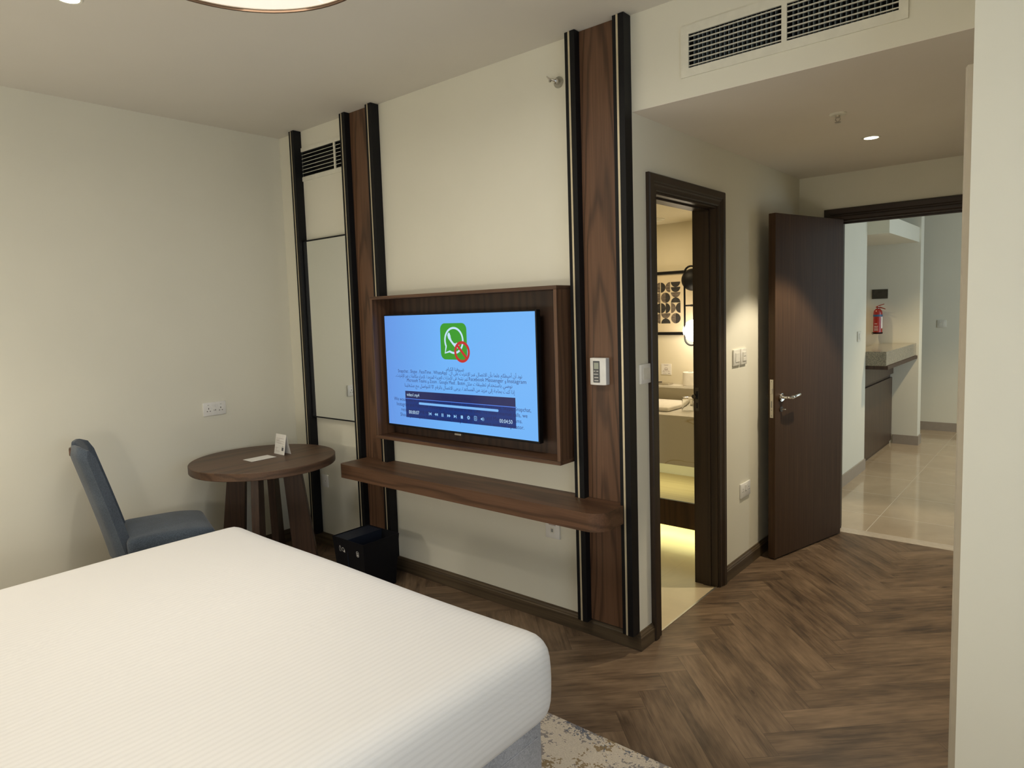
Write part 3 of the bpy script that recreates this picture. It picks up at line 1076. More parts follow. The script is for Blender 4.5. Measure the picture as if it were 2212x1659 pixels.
def poly(bm, pts, fn):
    bm.faces.new([bm.verts.new(fn(x, z)) for x, z in pts])


def strip(bm, pts, w, fn, closed=False):
    n = len(pts)
    P_ = [Vector((x, z)) for x, z in pts]
    prs = []
    for i in range(n):
        a = P_[(i - 1) % n] if (closed or i) else P_[i]
        b = P_[(i + 1) % n] if (closed or i < n - 1) else P_[i]
        t_ = (b - a).normalized()
        nn = Vector((-t_.y, t_.x))
        ww = w[i] if isinstance(w, list) else w
        prs.append((P_[i] + nn * ww / 2, P_[i] - nn * ww / 2))
    for i in range(n if closed else n - 1):
        a, b = prs[i], prs[(i + 1) % n]
        poly(bm, [a[0], b[0], b[1], a[1]], fn)


def arc(cx, cz, r, a0, a1, n=24, rz=None):
    rz = rz or r
    return [(cx + r * cos(radians(a0 + (a1 - a0) * i / n)), cz + rz * sin(radians(a0 + (a1 - a0) * i / n))) for i in range(n + 1)]


def rrect(x0, x1, z0, z1, r, n=6):
    return arc(x1 - r, z1 - r, r, 0, 90, n) + arc(x0 + r, z1 - r, r, 90, 180, n) + arc(x0 + r, z0 + r, r, 180, 270, n) + arc(x1 - r, z0 + r, r, 270, 360, n)


bm = NB(); poly(bm, rrect(0.461, 0.657, 0.387, 0.581, 0.034), sp(1))
OBJ('app_icon', bm, 'screen_green', scr)
bm = NB()
bc = (0.562, 0.489)
strip(bm, arc(bc[0], bc[1], 0.0665, -118, 208, 40), 0.011, sp(2))
strip(bm, [(0.5035, 0.459), (0.4935, 0.4215), (0.532, 0.4315)], 0.010, sp(2))
hs = [(0.524, 0.523), (0.529, 0.505), (0.541, 0.487), (0.556, 0.472), (0.573, 0.462), (0.592, 0.457)]
strip(bm, hs, [0.021, 0.020, 0.012, 0.012, 0.020, 0.022], sp(2))
poly(bm, [(0.516, 0.519), (0.523, 0.531), (0.531, 0.530), (0.540, 0.511), (0.533, 0.503)], sp(2))
poly(bm, [(0.574, 0.474), (0.582, 0.478), (0.601, 0.467), (0.600, 0.457), (0.588, 0.448)], sp(2))
OBJ('chat_symbol', bm, 'screen_white', scr)
bm = NB()
strip(bm, arc(0.620, 0.429, 0.0495, 0, 360, 40)[:-1], 0.0150, sp(4), True)
strip(bm, [(0.586, 0.464), (0.654, 0.394)], 0.0150, sp(3))
OBJ('ban_symbol', bm, 'screen_red', scr)

bm = NB()
F1 = sp(1)
add_text(bm, shape('ضيوفنا الكرام,'), 0.493, 0.628, 0.3265, F1, 0.0265)
add_text(bm, 'Snapchat . Skype . FaceTime . WhatsApp .', 0.100, 0.512, 0.3045, F1, 0.0272)
add_text(bm, shape('نود أن أحيطكم علما بأن الاتصال عبر الإنترنت على ال'), 0.520, 1.021, 0.3045, F1, 0.0265)
add_text(bm, shape('غير نشط في الإمارات العربية المتحدة. لإجراء مكالمات عبر الإنترنت .'), 0.074, 0.655, 0.2785, F1, 0.0265)
add_text(bm, 'Facebook Messenger', 0.662, 0.900, 0.2785, F1, 0.0272)
add_text(bm, shape('و'), 0.909, 0.918, 0.2785, F1, 0.0265)
add_text(bm, 'Instagram', 0.927, 1.047, 0.2785, F1, 0.0272)
add_text(bm, '.Microsoft Teams', 0.168, 0.336, 0.2535, F1, 0.0272)
add_text(bm, shape('و'), 0.345, 0.354, 0.2535, F1, 0.0265)
add_text(bm, 'Zoom . Google Meet . Botim', 0.362, 0.632, 0.2535, F1, 0.0272)
add_text(bm, shape('نوصي باستخدام تطبيقات مثل'), 0.640, 0.957, 0.2535, F1, 0.0265)
add_text(bm, shape('إذا كنت بحاجة إلى مزيد من المساعدة. يرجى الاتصال بالرقم').replace('ذ', '\uFEAB'), 0.404, 0.972, 0.2245, F1, 0.0265)
add_text(bm, "'0'", 0.374, 0.394, 0.2245, F1, 0.0272)
add_text(bm, shape('للتواصل مع مشغلينا'), 0.153, 0.366, 0.2245, F1, 0.0265)
OBJ('arabic_notice', bm, 'screen_ink', scr)

# english notice: ends show beside the player window, the middle shows dimly through it
eng = [('Dear valued guests,', 0.454, 0.672, 0.1715),
       ('We would like to inform you that internet calling on WhatsApp, FaceTime, Skype, Snapchat,', 0.054, 1.072, 0.1405),
       ('Instagram and Facebook Messenger is not active in the UAE. To make internet calls, we', 0.077, 1.048, 0.1115),
       ('recommend using apps such as Botim, Google Meet, Zoom and Microsoft Teams.', 0.114, 1.014, 0.0815),
       ('Should you require further assistance, kindly dial "0" to connect with our operator.', 0.104, 1.025, 0.0515)]
PX0, PX1 = 0.155, 0.975
bm = NB()
for s_, a, b, z in eng[1:]:
    add_text(bm, s_, a, b, z, sp(1), 0.0285)
OBJ('english_notice', bm, 'screen_ink', scr)
bm = NB(); poly(bm, [(PX0, 0.048), (PX1, 0.052), (PX1, 0.158), (PX0, 0.155)], sp(3))
OBJ('player_window', bm, 'screen_panel', scr)
bm = NB(); poly(bm, [(PX0, 0.1575), (PX1, 0.1605), (PX1, 0.206), (PX0, 0.200)], sp(3))
OBJ('player_title_bar', bm, 'screen_panel_top', scr)
bm = NB()
for s_, a, b, z in eng:
    add_text(bm, s_, a, b, z, sp(4), 0.0285)
g = bm.verts[:] + bm.edges[:] + bm.faces[:]
bmesh.ops.bisect_plane(bm, geom=g, plane_co=(SX0 + PX0 + 0.002, 0, 0), plane_no=(-1, 0, 0), clear_outer=True)
g = bm.verts[:] + bm.edges[:] + bm.faces[:]
bmesh.ops.bisect_plane(bm, geom=g, plane_co=(SX0 + PX1 - 0.002, 0, 0), plane_no=(1, 0, 0), clear_outer=True)
OBJ('dimmed_notice', bm, 'screen_ink_dim', scr)
bm = NB(); poly(bm, [(PX0, 0.1545), (PX1, 0.1575), (PX1, 0.1605), (PX0, 0.1575)], sp(5))
OBJ('divider_line', bm, 'screen_line', scr)
bm = NB(); poly(bm, rrect(0.267, 0.862, 0.1275, 0.1405, 0.006), sp(5))
OBJ('progress_bar', bm, 'screen_bar', scr)
bm = NB()
F5 = sp(5)
add_text(bm, 'video1.mp4', 0.167, 0.272, 0.171, F5, 0.026)
OBJ('file_name', bm, 'screen_white', scr)
bm = NB(); add_text(bm, '00:00:07', 0.180, 0.266, 0.0705, F5, 0.028)
OBJ('elapsed_time', bm, 'screen_white', scr)
bm = NB(); add_text(bm, '00:04:50', 0.866, 0.952, 0.0735, F5, 0.028)
OBJ('total_time', bm, 'screen_white', scr)
bm = NB()


def pb():
    global bm
    OBJ('player_button', bm, 'screen_icon', scr)
    bm = NB()


zc = 0.081
tri = lambda x, w, s=1: [(x - s * w, zc - 0.009), (x + s * w, zc), (x - s * w, zc + 0.009)]
poly(bm, [(0.346, zc - .009), (0.350, zc - .009), (0.350, zc + .009), (0.346, zc + .009)], F5)
poly(bm, tri(0.358, 0.008, -1), F5); pb()
poly(bm, tri(0.398, 0.0065, -1), F5); poly(bm, tri(0.411, 0.0065, -1), F5); pb()
for x in (0.447, 0.456):
    poly(bm, [(x, zc - .009), (x + .005, zc - .009), (x + .005, zc + .009), (x, zc + .009)], F5)
pb()
poly(bm, tri(0.497, 0.0065), F5); poly(bm, tri(0.510, 0.0065), F5); pb()
poly(bm, tri(0.549, 0.008), F5); poly(bm, [(0.557, zc - .009), (0.561, zc - .009), (0.561, zc + .009), (0.557, zc + .009)], F5); pb()
poly(bm, [(0.593, zc - .008), (0.609, zc - .008), (0.609, zc + .009), (0.593, zc + .009)], F5)
pb()
strip(bm, arc(0.650, zc + .001, 0.006, 0, 360, 16)[:-1], 0.004, F5, True)
for i in range(8):
    a = i * pi / 4
    strip(bm, [(0.650 + .007 * cos(a), zc + .001 + .007 * sin(a)), (0.650 + .011 * cos(a), zc + .001 + .011 * sin(a))], 0.003, F5)
pb()
strip(bm, rrect(0.691, 0.709, zc - .010, zc + .012, 0.003, 3), 0.0022, F5, True)
for i in range(3):
    strip(bm, [(0.696, zc + .006 - i * .005), (0.704, zc + .006 - i * .005)], 0.002, F5)
pb()
poly(bm, [(0.738, zc - .003), (0.743, zc - .003), (0.750, zc - .009), (0.750, zc + .011), (0.743, zc + .005), (0.738, zc + .005)], F5)
strip(bm, arc(0.750, zc + .001, 0.006, -60, 60, 6), 0.002, F5)
strip(bm, arc(0.750, zc + .001, 0.0105, -60, 60, 8), 0.002, F5)
OBJ('player_button', bm, 'screen_icon', scr)

# ------------------------------------------------------------------ long shelf
bm = NB()
sx0, sx1, sy, sr = 0.835, 2.700, -0.247, 0.085
pl_ = [(sx0, -0.0605)] + arc(sx0 + 0.03, sy + 0.03, 0.03, 180, 270, 6) + arc(sx1 - sr, sy + sr, sr, 270, 360, 12) + [(sx1, -0.0605), (2.684, -0.0605), (2.684, -0.021), (2.492, -0.021),
      (2.492, -0.0605), (2.437, -0.0605), (2.437, 0.0), (1.067, 0.0), (1.067, -0.0605), (1.010, -0.0605), (1.010, -0.021), (sx0, -0.021)]
prism(bm, pl_, 0.600, 0.683)
OBJ_s = OBJ('wall_shelf', bm, 'walnut_x', origin=(1.75, 0, 0.60))
tag(OBJ_s, 'long floating walnut shelf with rounded ends on the wall under the television', 'shelf')

# ------------------------------------------------------------------ vents
def grille(name, label, x0, x1, z0, z1, px0, px1, pz0, pz1, divs, nh, nv, kind_v):
    t = THING(name, label, 'vent', ((px0 + px1) / 2, 0, pz0))
    bm = NB()
    xs = [x0] + [v for d in divs for v in d] + [x1]
    wall_y(bm, px0, px1, -0.007, 0.0, pz0, pz1, [(xs[i], xs[i + 1], z0, z1) for i in range(0, len(xs), 2)])
    OBJ('frame', bm, 'white_metal', t)
    for i in range(0, len(xs), 2):
        a, b = xs[i], xs[i + 1]
        for j in range(nh):
            z = z0 + (j + 0.5) * (z1 - z0) / nh
            bm = NB()
            v_, _ = box(bm, a, b, -0.004, 0.018 if kind_v == 'slant' else 0.004, z - 0.0014, z + 0.0014)
            if kind_v == 'slant':
                for q in v_:
                    if q.co.y < 0:
                        q.co.z -= 0.010
            OBJ('blade', bm, 'white_metal', t)
        if nv:
            bm = NB()
            m_ = int((b - a) / nv)
            for j in range(1, m_):
                x = a + j * nv
                box(bm, x - 0.0012, x + 0.0012, 0.006, 0.030, z0, z1)
            OBJ('rear_blades', bm, 'duct_grey', t)
    bm = NB()
    # black duct liner added, the shade between the blades put into its colour
    for i in range(0, len(xs), 2):
        a, b = xs[i] - 0.001, xs[i + 1] + 0.001
        c, d = z0 - 0.001, z1 + 0.001
        for q in ((a, b, 0.100, 0.102, c, d), (a, a + 0.0008, 0.004, 0.100, c, d), (b - 0.0008, b, 0.004, 0.100, c, d), (a, b, 0.004, 0.100, c, c + 0.0008), (a, b, 0.004, 0.100, d - 0.0008, d)):
            box(bm, *q)
    OBJ('duct_dark_liner', bm, 'black_hole', t)
    return t


grille('air_vent', 'wide white air supply grille in two sections high above the hall opening', 3.005, 3.746, 2.516, 2.648, 2.972, 3.774, 2.483, 2.683, [(3.368, 3.387)], 7, 0.0178, 'h')
grille('air_vent', 'small white slanted return grille above the mirror between the black posts', 0.262, 0.712, 2.500, 2.665, 0.2625, 0.7575, 2.474, 2.690, [(0.618, 0.634)], 7, 0, 'slant')

# hook on the wall
t = THING('suction_hook', 'clear suction hook with metal clip high on the wall beside the post', 'hook', (2.362, 0, 2.615))
bm = NB(); cyl(bm, (2.362, -0.004, 2.615), 0.026, 0.004, 'y', 28)
k = NT('clear_plastic'); k.b.inputs['Base Color'].default_value = (0.55, 0.52, 0.42, 1); k.b.inputs['Roughness'].default_value = 0.15; k.b.inputs['Alpha'].default_value = 0.45
OBJ('suction_cup', bm, 'clear_plastic', t, smooth=True)
bm = NB(); cyl(bm, (2.362, -0.022, 2.615), 0.012, 0.018, 'y', 20)
OBJ('knob', bm, 'chrome', t, smooth=True)
bm = NB(); tube(bm, [(2.360, -0.022, 2.617), (2.350, -0.034, 2.622), (2.336, -0.040, 2.628), (2.326, -0.044, 2.640)], [0.006, 0.006, 0.005, 0.003], 10)
tube(bm, [(2.345, -0.036, 2.623), (2.340, -0.045, 2.612)], [0.006, 0.005], 8)
OBJ('clip', bm, 'chrome', t, smooth=True)

# ------------------------------------------------------------------ ceiling fittings
def downlight(label, x, y, z, r=0.045, group=None):
    t = THING('recessed_downlight', label, 'ceiling light', (x, y, z))
    bm = NB(); lathe(bm, [(r * 0.82, 0.0), (r * 0.84, -0.003), (r, -0.004), (r * 1.12, -0.001), (r * 1.12, 0.0)], (x, y, z), 36)
    OBJ('ring', bm, 'white_metal', t, smooth=True)
    bm = NB(); cyl(bm, (x, y, z - 0.0025), r * 0.83, 0.002, 'z', 32)
    OBJ('lens', bm, 'lamp_glow', t)
    return t


downlight('small round recessed downlight in the lowered hall ceiling', 3.379, 1.327, HC, 0.040)
downlight('small round recessed downlight at the top left over the bed', 1.287, -1.66, CH, 0.045)
t = THING('sprinkler_head', 'white ceiling sprinkler with round plate before the hall downlight', 'sprinkler', (3.376, 0.717, HC))
bm = NB(); lathe(bm, [(0, 0), (0.036, 0), (0.036, -0.002), (0.028, -0.007), (0, -0.008)], (3.376, 0.717, HC), 32)
OBJ('cover_plate', bm, 'white_metal', t, smooth=True)
bm = NB(); cyl(bm, (3.376, 0.717, HC - 0.016), 0.009, 0.010)
for s_ in (-1, 1):
    tube(bm, [(3.376 + s_ * 0.008, 0.717, HC - 0.014), (3.376 + s_ * 0.010, 0.717, HC - 0.026), (3.376, 0.717, HC - 0.036)], 0.0018, 6)
cyl(bm, (3.376, 0.717, HC - 0.038), 0.013, 0.002)
OBJ('spray_head', bm, 'steel', t, smooth=True)

PCX, PCY, PZ, PR = 2.395, -1.582, 2.600, 0.382
t = THING('pendant_lamp', 'large round drum ceiling lamp with white diffuser over the bed', 'ceiling lamp', (PCX, PCY, PZ))
bm = NB(); lathe(bm, [(PR - 0.005, 0.0), (PR + 0.002, 0.0), (PR + 0.002, 0.008), (PR - 0.005, 0.008)], (PCX, PCY, PZ - 0.001), 72, True)
OBJ('rim', bm, 'rim_brown', t, smooth=True)
bm = NB(); lathe(bm, [(PR - 0.003, 0.006), (PR, 0.006), (PR, 0.18), (PR - 0.003, 0.18)], (PCX, PCY, PZ), 72, True)
OBJ('shade', bm, 'shade_fabric', t, smooth=True)
bm = NB(); cyl(bm, (PCX, PCY, PZ + 0.010), PR - 0.004, 0.003, 'z', 72)
OBJ('diffuser', bm, 'diffuser', t)
bm = NB(); box(bm, PCX - 0.004, PCX + 0.004, PCY - PR + 0.01, PCY + PR - 0.01, PZ + 0.0075, PZ + 0.0105)
for v_ in bm.verts:
    q = Vector((v_.co.x - PCX, v_.co.y - PCY, 0)); q.rotate(Matrix.Rotation(radians(18), 3, 'Z')); v_.co.x, v_.co.y = PCX + q.x, PCY + q.y
OBJ('diffuser_seam', bm, 'diffuser', t)
bm = NB(); cyl(bm, (PCX, PCY, PZ + 0.17), 0.06, 0.028, 'z', 24)
OBJ('ceiling_mount', bm, 'white_metal', t)

# ------------------------------------------------------------------ bathroom door frame (door_1) and hall end door (door_2)
def casing_profile(w, t_):
    """cross profile: u across (0 = outer edge), v out of the wall"""
    return [(0, 0), (0, t_ * 0.75), (w * 0.06, t_), (w * 0.45, t_), (w * 0.52, t_ * 0.8), (w * 0.60, t_ * 0.8), (w * 0.68, t_ * 0.62), (w * 0.92, t_ * 0.62), (w, t_ * 0.45), (w, 0)]


def casing(name, parent, a0, a1, ztop, w, t_, place, mat_v, mat_h, local=False):
    """three mitred boards around an opening; a0,a1 = outer edges; place(a, out, z)->xyz"""
    pf = casing_profile(w, t_)
    n = len(pf)
    for kind in ('l', 'r', 't'):
        bm = NB()
        if kind == 'l':
            A = [place(a0 + u, v, 0.0) for u, v in pf]; B = [place(a0 + u, v, ztop - u) for u, v in pf]
        elif kind == 'r':
            A = [place(a1 - u, v, 0.0) for u, v in pf]; B = [place(a1 - u, v, ztop - u) for u, v in pf]
        else:
            A = [place(a0 + u, v, ztop - u) for u, v in pf]; B = [place(a1 - u, v, ztop - u) for u, v in pf]
        A = [bm.verts.new(p) for p in A]; B = [bm.verts.new(p) for p in B]
        for i in range(n):
            j = (i + 1) % n
            bm.faces.new((A[i], A[j], B[j], B[i]))
        bm.faces.new(A[::-1]); bm.faces.new(B)
        OBJ(name, bm, mat_h if kind == 't' else mat_v, parent)


d1 = THING('door_1', None, None, (L, 0.53, 0), kind='structure')
casing('door_casing', d1, 0.112, 0.950, 2.165, 0.078, 0.022, lambda a, o_, z: (L + o_, a, z), 'frame_wood', 'frame_wood_y')
bm = NB()
for (y0, y1) in ((0.182, 0.200), (0.867, 0.885)):
    box(bm, 2.608, L + 0.002, y0, y1, 0, 2.095)
for (y0, y1) in ((0.200, 0.207), (0.860, 0.867)):
    box(bm, 2.660, 2.705, y0, y1, 0, 2.077)
OBJ('door_lining', bm, 'frame_wood', d1)
bm = NB(); box(bm, 2.608, L + 0.002, 0.200, 0.867, 2.077, 2.095); box(bm, 2.660, 2.705, 0.207, 0.860, 2.067, 2.077)
OBJ('head_lining', bm, 'frame_wood_y', d1)
bm = NB(); box(bm, 2.618, 2.640, 0.8650, 0.8672, 0.985, 1.115); box(bm, 2.618, 2.640, 0.8645, 0.8652, 0.99, 1.11)
OBJ('strike_plate', bm, 'bronze', d1)
bm = NB(); box(bm, 2.623, 2.635, 0.8638, 0.8651, 1.050, 1.095); box(bm, 2.624, 2.634, 0.8638, 0.8651, 1.0, 1.03)
OBJ('latch_hole', bm, 'black_hole', d1)
bm = NB(); cyl(bm, (2.616, 0.849, 1.066), 0.012, 0.018, 'y', 24)
OBJ('door_stop', bm, 'bronze', d1, smooth=True)

d2 = THING('door_2', None, None, (3.44, D, 0), kind='structure')
casing('door_casing', d2, 2.905, 3.94, 2.172, 0.080, 0.022, lambda a, o_, z: (a, D - o_, z), 'frame_wood', 'frame_wood_x')
bm = NB()
for (x0, x1) in ((2.985, 2.998), (3.845, 3.86)):
    box(bm, x0, x1, D - 0.002, D + 0.125, 0, 2.105)
box(bm, 2.998, 3.008, D + 0.05, D + 0.08, 0, 2.09); box(bm, 3.825, 3.845, D + 0.05, D + 0.08, 0, 2.09)
OBJ('door_lining', bm, 'frame_wood', d2)
bm = NB(); box(bm, 2.998, 3.845, D - 0.002, D + 0.125, 2.088, 2.105); box(bm, 2.998, 3.845, D + 0.05, D + 0.08, 2.076, 2.088)
OBJ('head_lining', bm, 'frame_wood_x', d2)

# door leaf, open into the hall; local: x from hinge to free edge, +y towards the camera side, z up
ang = math.atan2(1.454 - 2.191, 2.853 - 3.036)
leaf = THING('door_leaf', 'open dark walnut hinged door with chrome lever handle in the hall', 'door', (3.036, 2.191, 0), ang)
LW, LT = 0.760, 0.045
bm = NB(); bbox(bm, 0, LW, -LT, 0, 0.010, 2.093, 0.0015, 1)
OBJ('leaf_panel', bm, 'door_wood', leaf, local=True)
bm = NB(); bbox(bm, LW - 0.0005, LW + 0.0015, -0.034, -0.012, 0.878, 1.110, 0.0006, 1)
lk = OBJ('lock_plate', bm, 'steel', leaf, local=True)
bm = NB(); bbox(bm, LW, LW + 0.008, -0.031, -0.016, 1.022, 1.058, 0.002, 1)
OBJ('latch_bolt', bm, 'steel', lk, local=True)
bm = NB(); box(bm, LW + 0.001, LW + 0.0018, -0.027, -0.019, 0.940, 0.980)
OBJ('keyhole_slot', bm, 'grey_plastic', lk, local=True)
for z in (0.890, 0.925, 1.098):
    bm = NB(); cyl(bm, (LW + 0.001, -0.023, z), 0.0035, 0.0008, 'x', 12)
    OBJ('screw', bm, 'grey_plastic', lk, local=True)
for side in (1, -1):
    y0 = 0.0 if side > 0 else -LT
    bm = NB()
    cyl(bm, (LW - 0.060, y0, 1.000), 0.025, side * 0.009, 'y', 32)
    cyl(bm, (LW - 0.060, y0, 1.000), 0.020, side * 0.014, 'y', 32)
    hd = OBJ('handle_rose', bm, 'chrome', leaf, local=True, smooth=True)
    bm = NB()
    yy = y0 + side * 0.052
    tube(bm, [(LW - 0.060, y0 + side * 0.010, 1.0), (LW - 0.060, yy - side * 0.012, 1.0), (LW - 0.064, yy - side * 0.003, 1.0), (LW - 0.074, yy, 1.0), (LW - 0.100, yy, 1.001)], 0.0085, 14)
    tube(bm, [(LW - 0.098, yy, 1.001), (LW - 0.104, yy, 1.001)], 0.0125, 16)
    tube(bm, [(LW - 0.104, yy, 1.001), (LW - 0.112, yy, 1.002), (LW - 0.172, yy, 1.010), (LW - 0.180, yy, 1.011)], [0.009, 0.0105, 0.0105, 0.008], 16)
    OBJ('handle', bm, 'chrome', leaf, local=True, smooth=True)
bm = NB(); cyl(bm, (LW - 0.060, 0, 0.928), 0.016, 0.006, 'y', 24)
OBJ('key_rose', bm, 'bronze', leaf, local=True, smooth=True)
bm = NB(); bbox(bm, LW - 0.066, LW - 0.054, 0.006, 0.030, 0.925, 0.931, 0.001, 1)
OBJ('key', bm, 'steel', leaf, local=True)
for z in (0.25, 1.05, 1.85):
    bm = NB(); cyl(bm, (0.004, -LT - 0.004, z), 0.007, 0.09, 'z', 14)
    OBJ('hinge', bm, 'steel', leaf, local=True, smooth=True)

# painted casing of the door in the right block (door_3)
d3 = THING('door_3', None, None, (JX, 0.0, 0), kind='structure')
casing('door_casing', d3, -0.452, 0.55, 2.168, 0.085, 0.019, lambda a, o_, z: (JX - o_, a, z), 'casing_paint', 'casing_paint')
bm = NB(); bbox(bm, JX - 0.006, JX, -0.366, 0.464, 0.01, 2.08, 0.001, 1)
OBJ('door_panel', bm, 'casing_paint', d3)

# ------------------------------------------------------------------ bathroom
bm = NB(); box(bm, 0.5, 2.616, 2.10, 2.25, 0, HC); STRUCT('wall_bathroom_back', bm, 'bath_paint')
bm = NB(); box(bm, 0.5, 0.6, 0.12, 2.10, 0, HC); STRUCT('wall_bathroom_left', bm, 'bath_paint')
bm = NB(); box(bm, 0.6, 2.616, 0.12, 2.10, 2.19, 2.25); STRUCT('ceiling_bathroom', bm, 'bath_paint')
VX0, VX1, VY = 0.95, 2.612, 1.43
t = THING('bathroom_vanity', 'white marble bathroom vanity seen through the narrow doorway', 'vanity', (1.75, 1.76, 0.1))
bm = NB(); bbox(bm, VX0, VX1, VY, 2.098, 0.835, 0.850, 0.001, 1); OBJ('marble_top', bm, 'marble', t)
bm = NB(); box(bm, VX0, VX1, VY + 0.001, VY + 0.02, 0.518, 0.835); box(bm, VX0, VX1, VY + 0.02, 2.098, 0.518, 0.535)
OBJ('apron', bm, 'marble', t)
bm = NB(); box(bm, VX0, VX1, VY + 0.021, 2.095, 0.250, 0.2745); OBJ('lower_shelf', bm, 'light_wood_x', t)
bm = NB(); bbox(bm, VX0, VX1, VY, VY + 0.02, 0.098, 0.275, 0.001, 1); OBJ('shelf_front', bm, 'walnut_dark', t)
bm = NB(); box(bm, VX0 - 0.02, VX0, VY, 2.098, 0.098, 0.835); OBJ('side_panel', bm, 'marble', t)
bm = NB(); bbox(bm, 0.95, 2.612, 1.985, 2.098, 0.960, 0.9785, 0.001, 1)
tag(OBJ('marble_ledge', bm, 'marble', origin=(1.75, 2.04, 0.96)), 'narrow marble ledge on the bathroom wall above the vanity', 'ledge')
# towels / basin on the vanity
bm = NB(); bbox(bm, 1.50, 2.11, 1.54, 1.93, 0.8505, 0.882, 0.014, 3)
tag(OBJ('folded_towel', bm, 'tissue', origin=(1.82, 1.73, 0.851), smooth=True), 'large folded white towel lying flat on the marble vanity top', 'towel')
bm = NB(); bbox(bm, 2.13, 2.42, 1.83, 1.975, 0.8505, 0.890, 0.014, 3)
tag(OBJ('folded_towel', bm, 'tissue', origin=(2.26, 1.88, 0.851), smooth=True), 'small white folded cloth on the vanity behind the two glasses', 'towel')


def tumbler():
    bm = NB()
    r = 0.040
    lathe(bm, [(0, 0.095), (r * 0.86, 0.095), (r * 0.93, 0.088), (r, 0.0), (r - 0.003, 0.0), (r * 0.93 - 0.004, 0.078), (0, 0.080)], (0, 0, 0), 36)
    return OBJ('drinking_glass', bm, 'clear_glass', local=True, smooth=True)


g1 = tumbler(); g1.location = (2.197, 1.655, 0.8505)
tag(g1, 'upturned clear drinking glass nearest the front on the marble vanity', 'glass', 'upturned glasses on the vanity')
g2 = g1.copy(); COL.objects.link(g2); g2.location = (2.262, 1.775, 0.8505)
tag(g2, 'second upturned clear glass partly hidden behind the door jamb', 'glass', 'upturned glasses on the vanity')
t = THING('toilet_roll', 'white toilet paper roll standing on the marble ledge', 'toilet roll', (2.035, 2.042, 0.979))
bm = NB(); lathe(bm, [(0.020, 0), (0.052, 0), (0.054, 0.003), (0.054, 0.097), (0.052, 0.10), (0.020, 0.10)], (2.035, 2.042, 0.979), 40, True)
OBJ('paper', bm, 'tissue', t, smooth=True)
bm = NB(); lathe(bm, [(0.0185, 0.001), (0.020, 0.001), (0.020, 0.099), (0.0185, 0.099)], (2.035, 2.042, 0.979), 32, True)
OBJ('core', bm, 'print_grey', t, smooth=True)
t = THING('metal_tray', 'flat grey metal tray with a pen on the marble ledge', 'tray', (1.80, 2.04, 0.979))
bm = NB(); bbox(bm, 1.70, 1.88, 2.0, 2.08, 0.979, 0.987, 0.002, 1); OBJ('plate', bm, 'steel', t)
bm = NB(); tube(bm, [(1.72, 2.02, 0.992), (1.80, 2.05, 0.994)], 0.005, 8); OBJ('clip', bm, 'bronze', t, smooth=True)
t = THING('notice_card', 'small white printed notice card on the bathroom wall above the ledge', 'card', (1.813, 2.1, 1.047))
bm = NB(); box(bm, 1.772, 1.855, 2.0955, 2.1, 1.047, 1.130); OBJ('card', bm, 'paper', t)
bm = NB()
fn = lambda x, z: (x, 2.0952, z)
for z, w_ in ((1.122, .044), (1.117, .030)):
    strip(bm, [(1.813 - w_ / 2, z), (1.813 + w_ / 2, z)], 0.002, fn)
strip(bm, arc(1.813, 1.088, 0.013, 0, 360, 20)[:-1], 0.003, fn, True)
strip(bm, [(1.803, 1.088), (1.823, 1.088)], 0.004, fn); strip(bm, [(1.806, 1.084), (1.820, 1.084)], 0.003, fn)
for x in (1.792, 1.834):
    strip(bm, [(x - 0.004, 1.075), (x + 0.004, 1.080)], 0.003, fn)
    strip(bm, [(x - 0.010, 1.070), (x + 0.010, 1.070)], 0.003, fn)
strip(bm, [(1.785, 1.056), (1.815, 1.056)], 0.002, fn); strip(bm, [(1.828, 1.056), (1.846, 1.056)], 0.005, fn)
OBJ('print', bm, 'print_grey', t)

# art frame
t = THING('framed_art', 'black framed print of dark half circles on the bathroom wall', 'picture', (1.75, 2.1, 1.36))
ax0, ax1, az0, az1 = 1.43, 2.085, 1.352, 1.832
bm = NB(); wall_y(bm, ax0, ax1, 2.078, 2.0995, az0, az1, [(ax0 + 0.022, ax1 - 0.022, az0 + 0.022, az1 - 0.022)]); OBJ('frame', bm, 'black_satin', t)
bm = NB(); box(bm, ax0 + 0.022, ax1 - 0.022, 2.090, 2.0995, az0 + 0.022, az1 - 0.022); OBJ('paper', bm, 'art_paper', t)
bmk, bmg = NB(), NB()
rs = 0.0385


def half(b, cx, cz, a0, r=rs):
    ff = lambda x, z: (x, 2.0893, z)
    poly(b, arc(cx, cz, r, a0, a0 + 180, 20), ff)


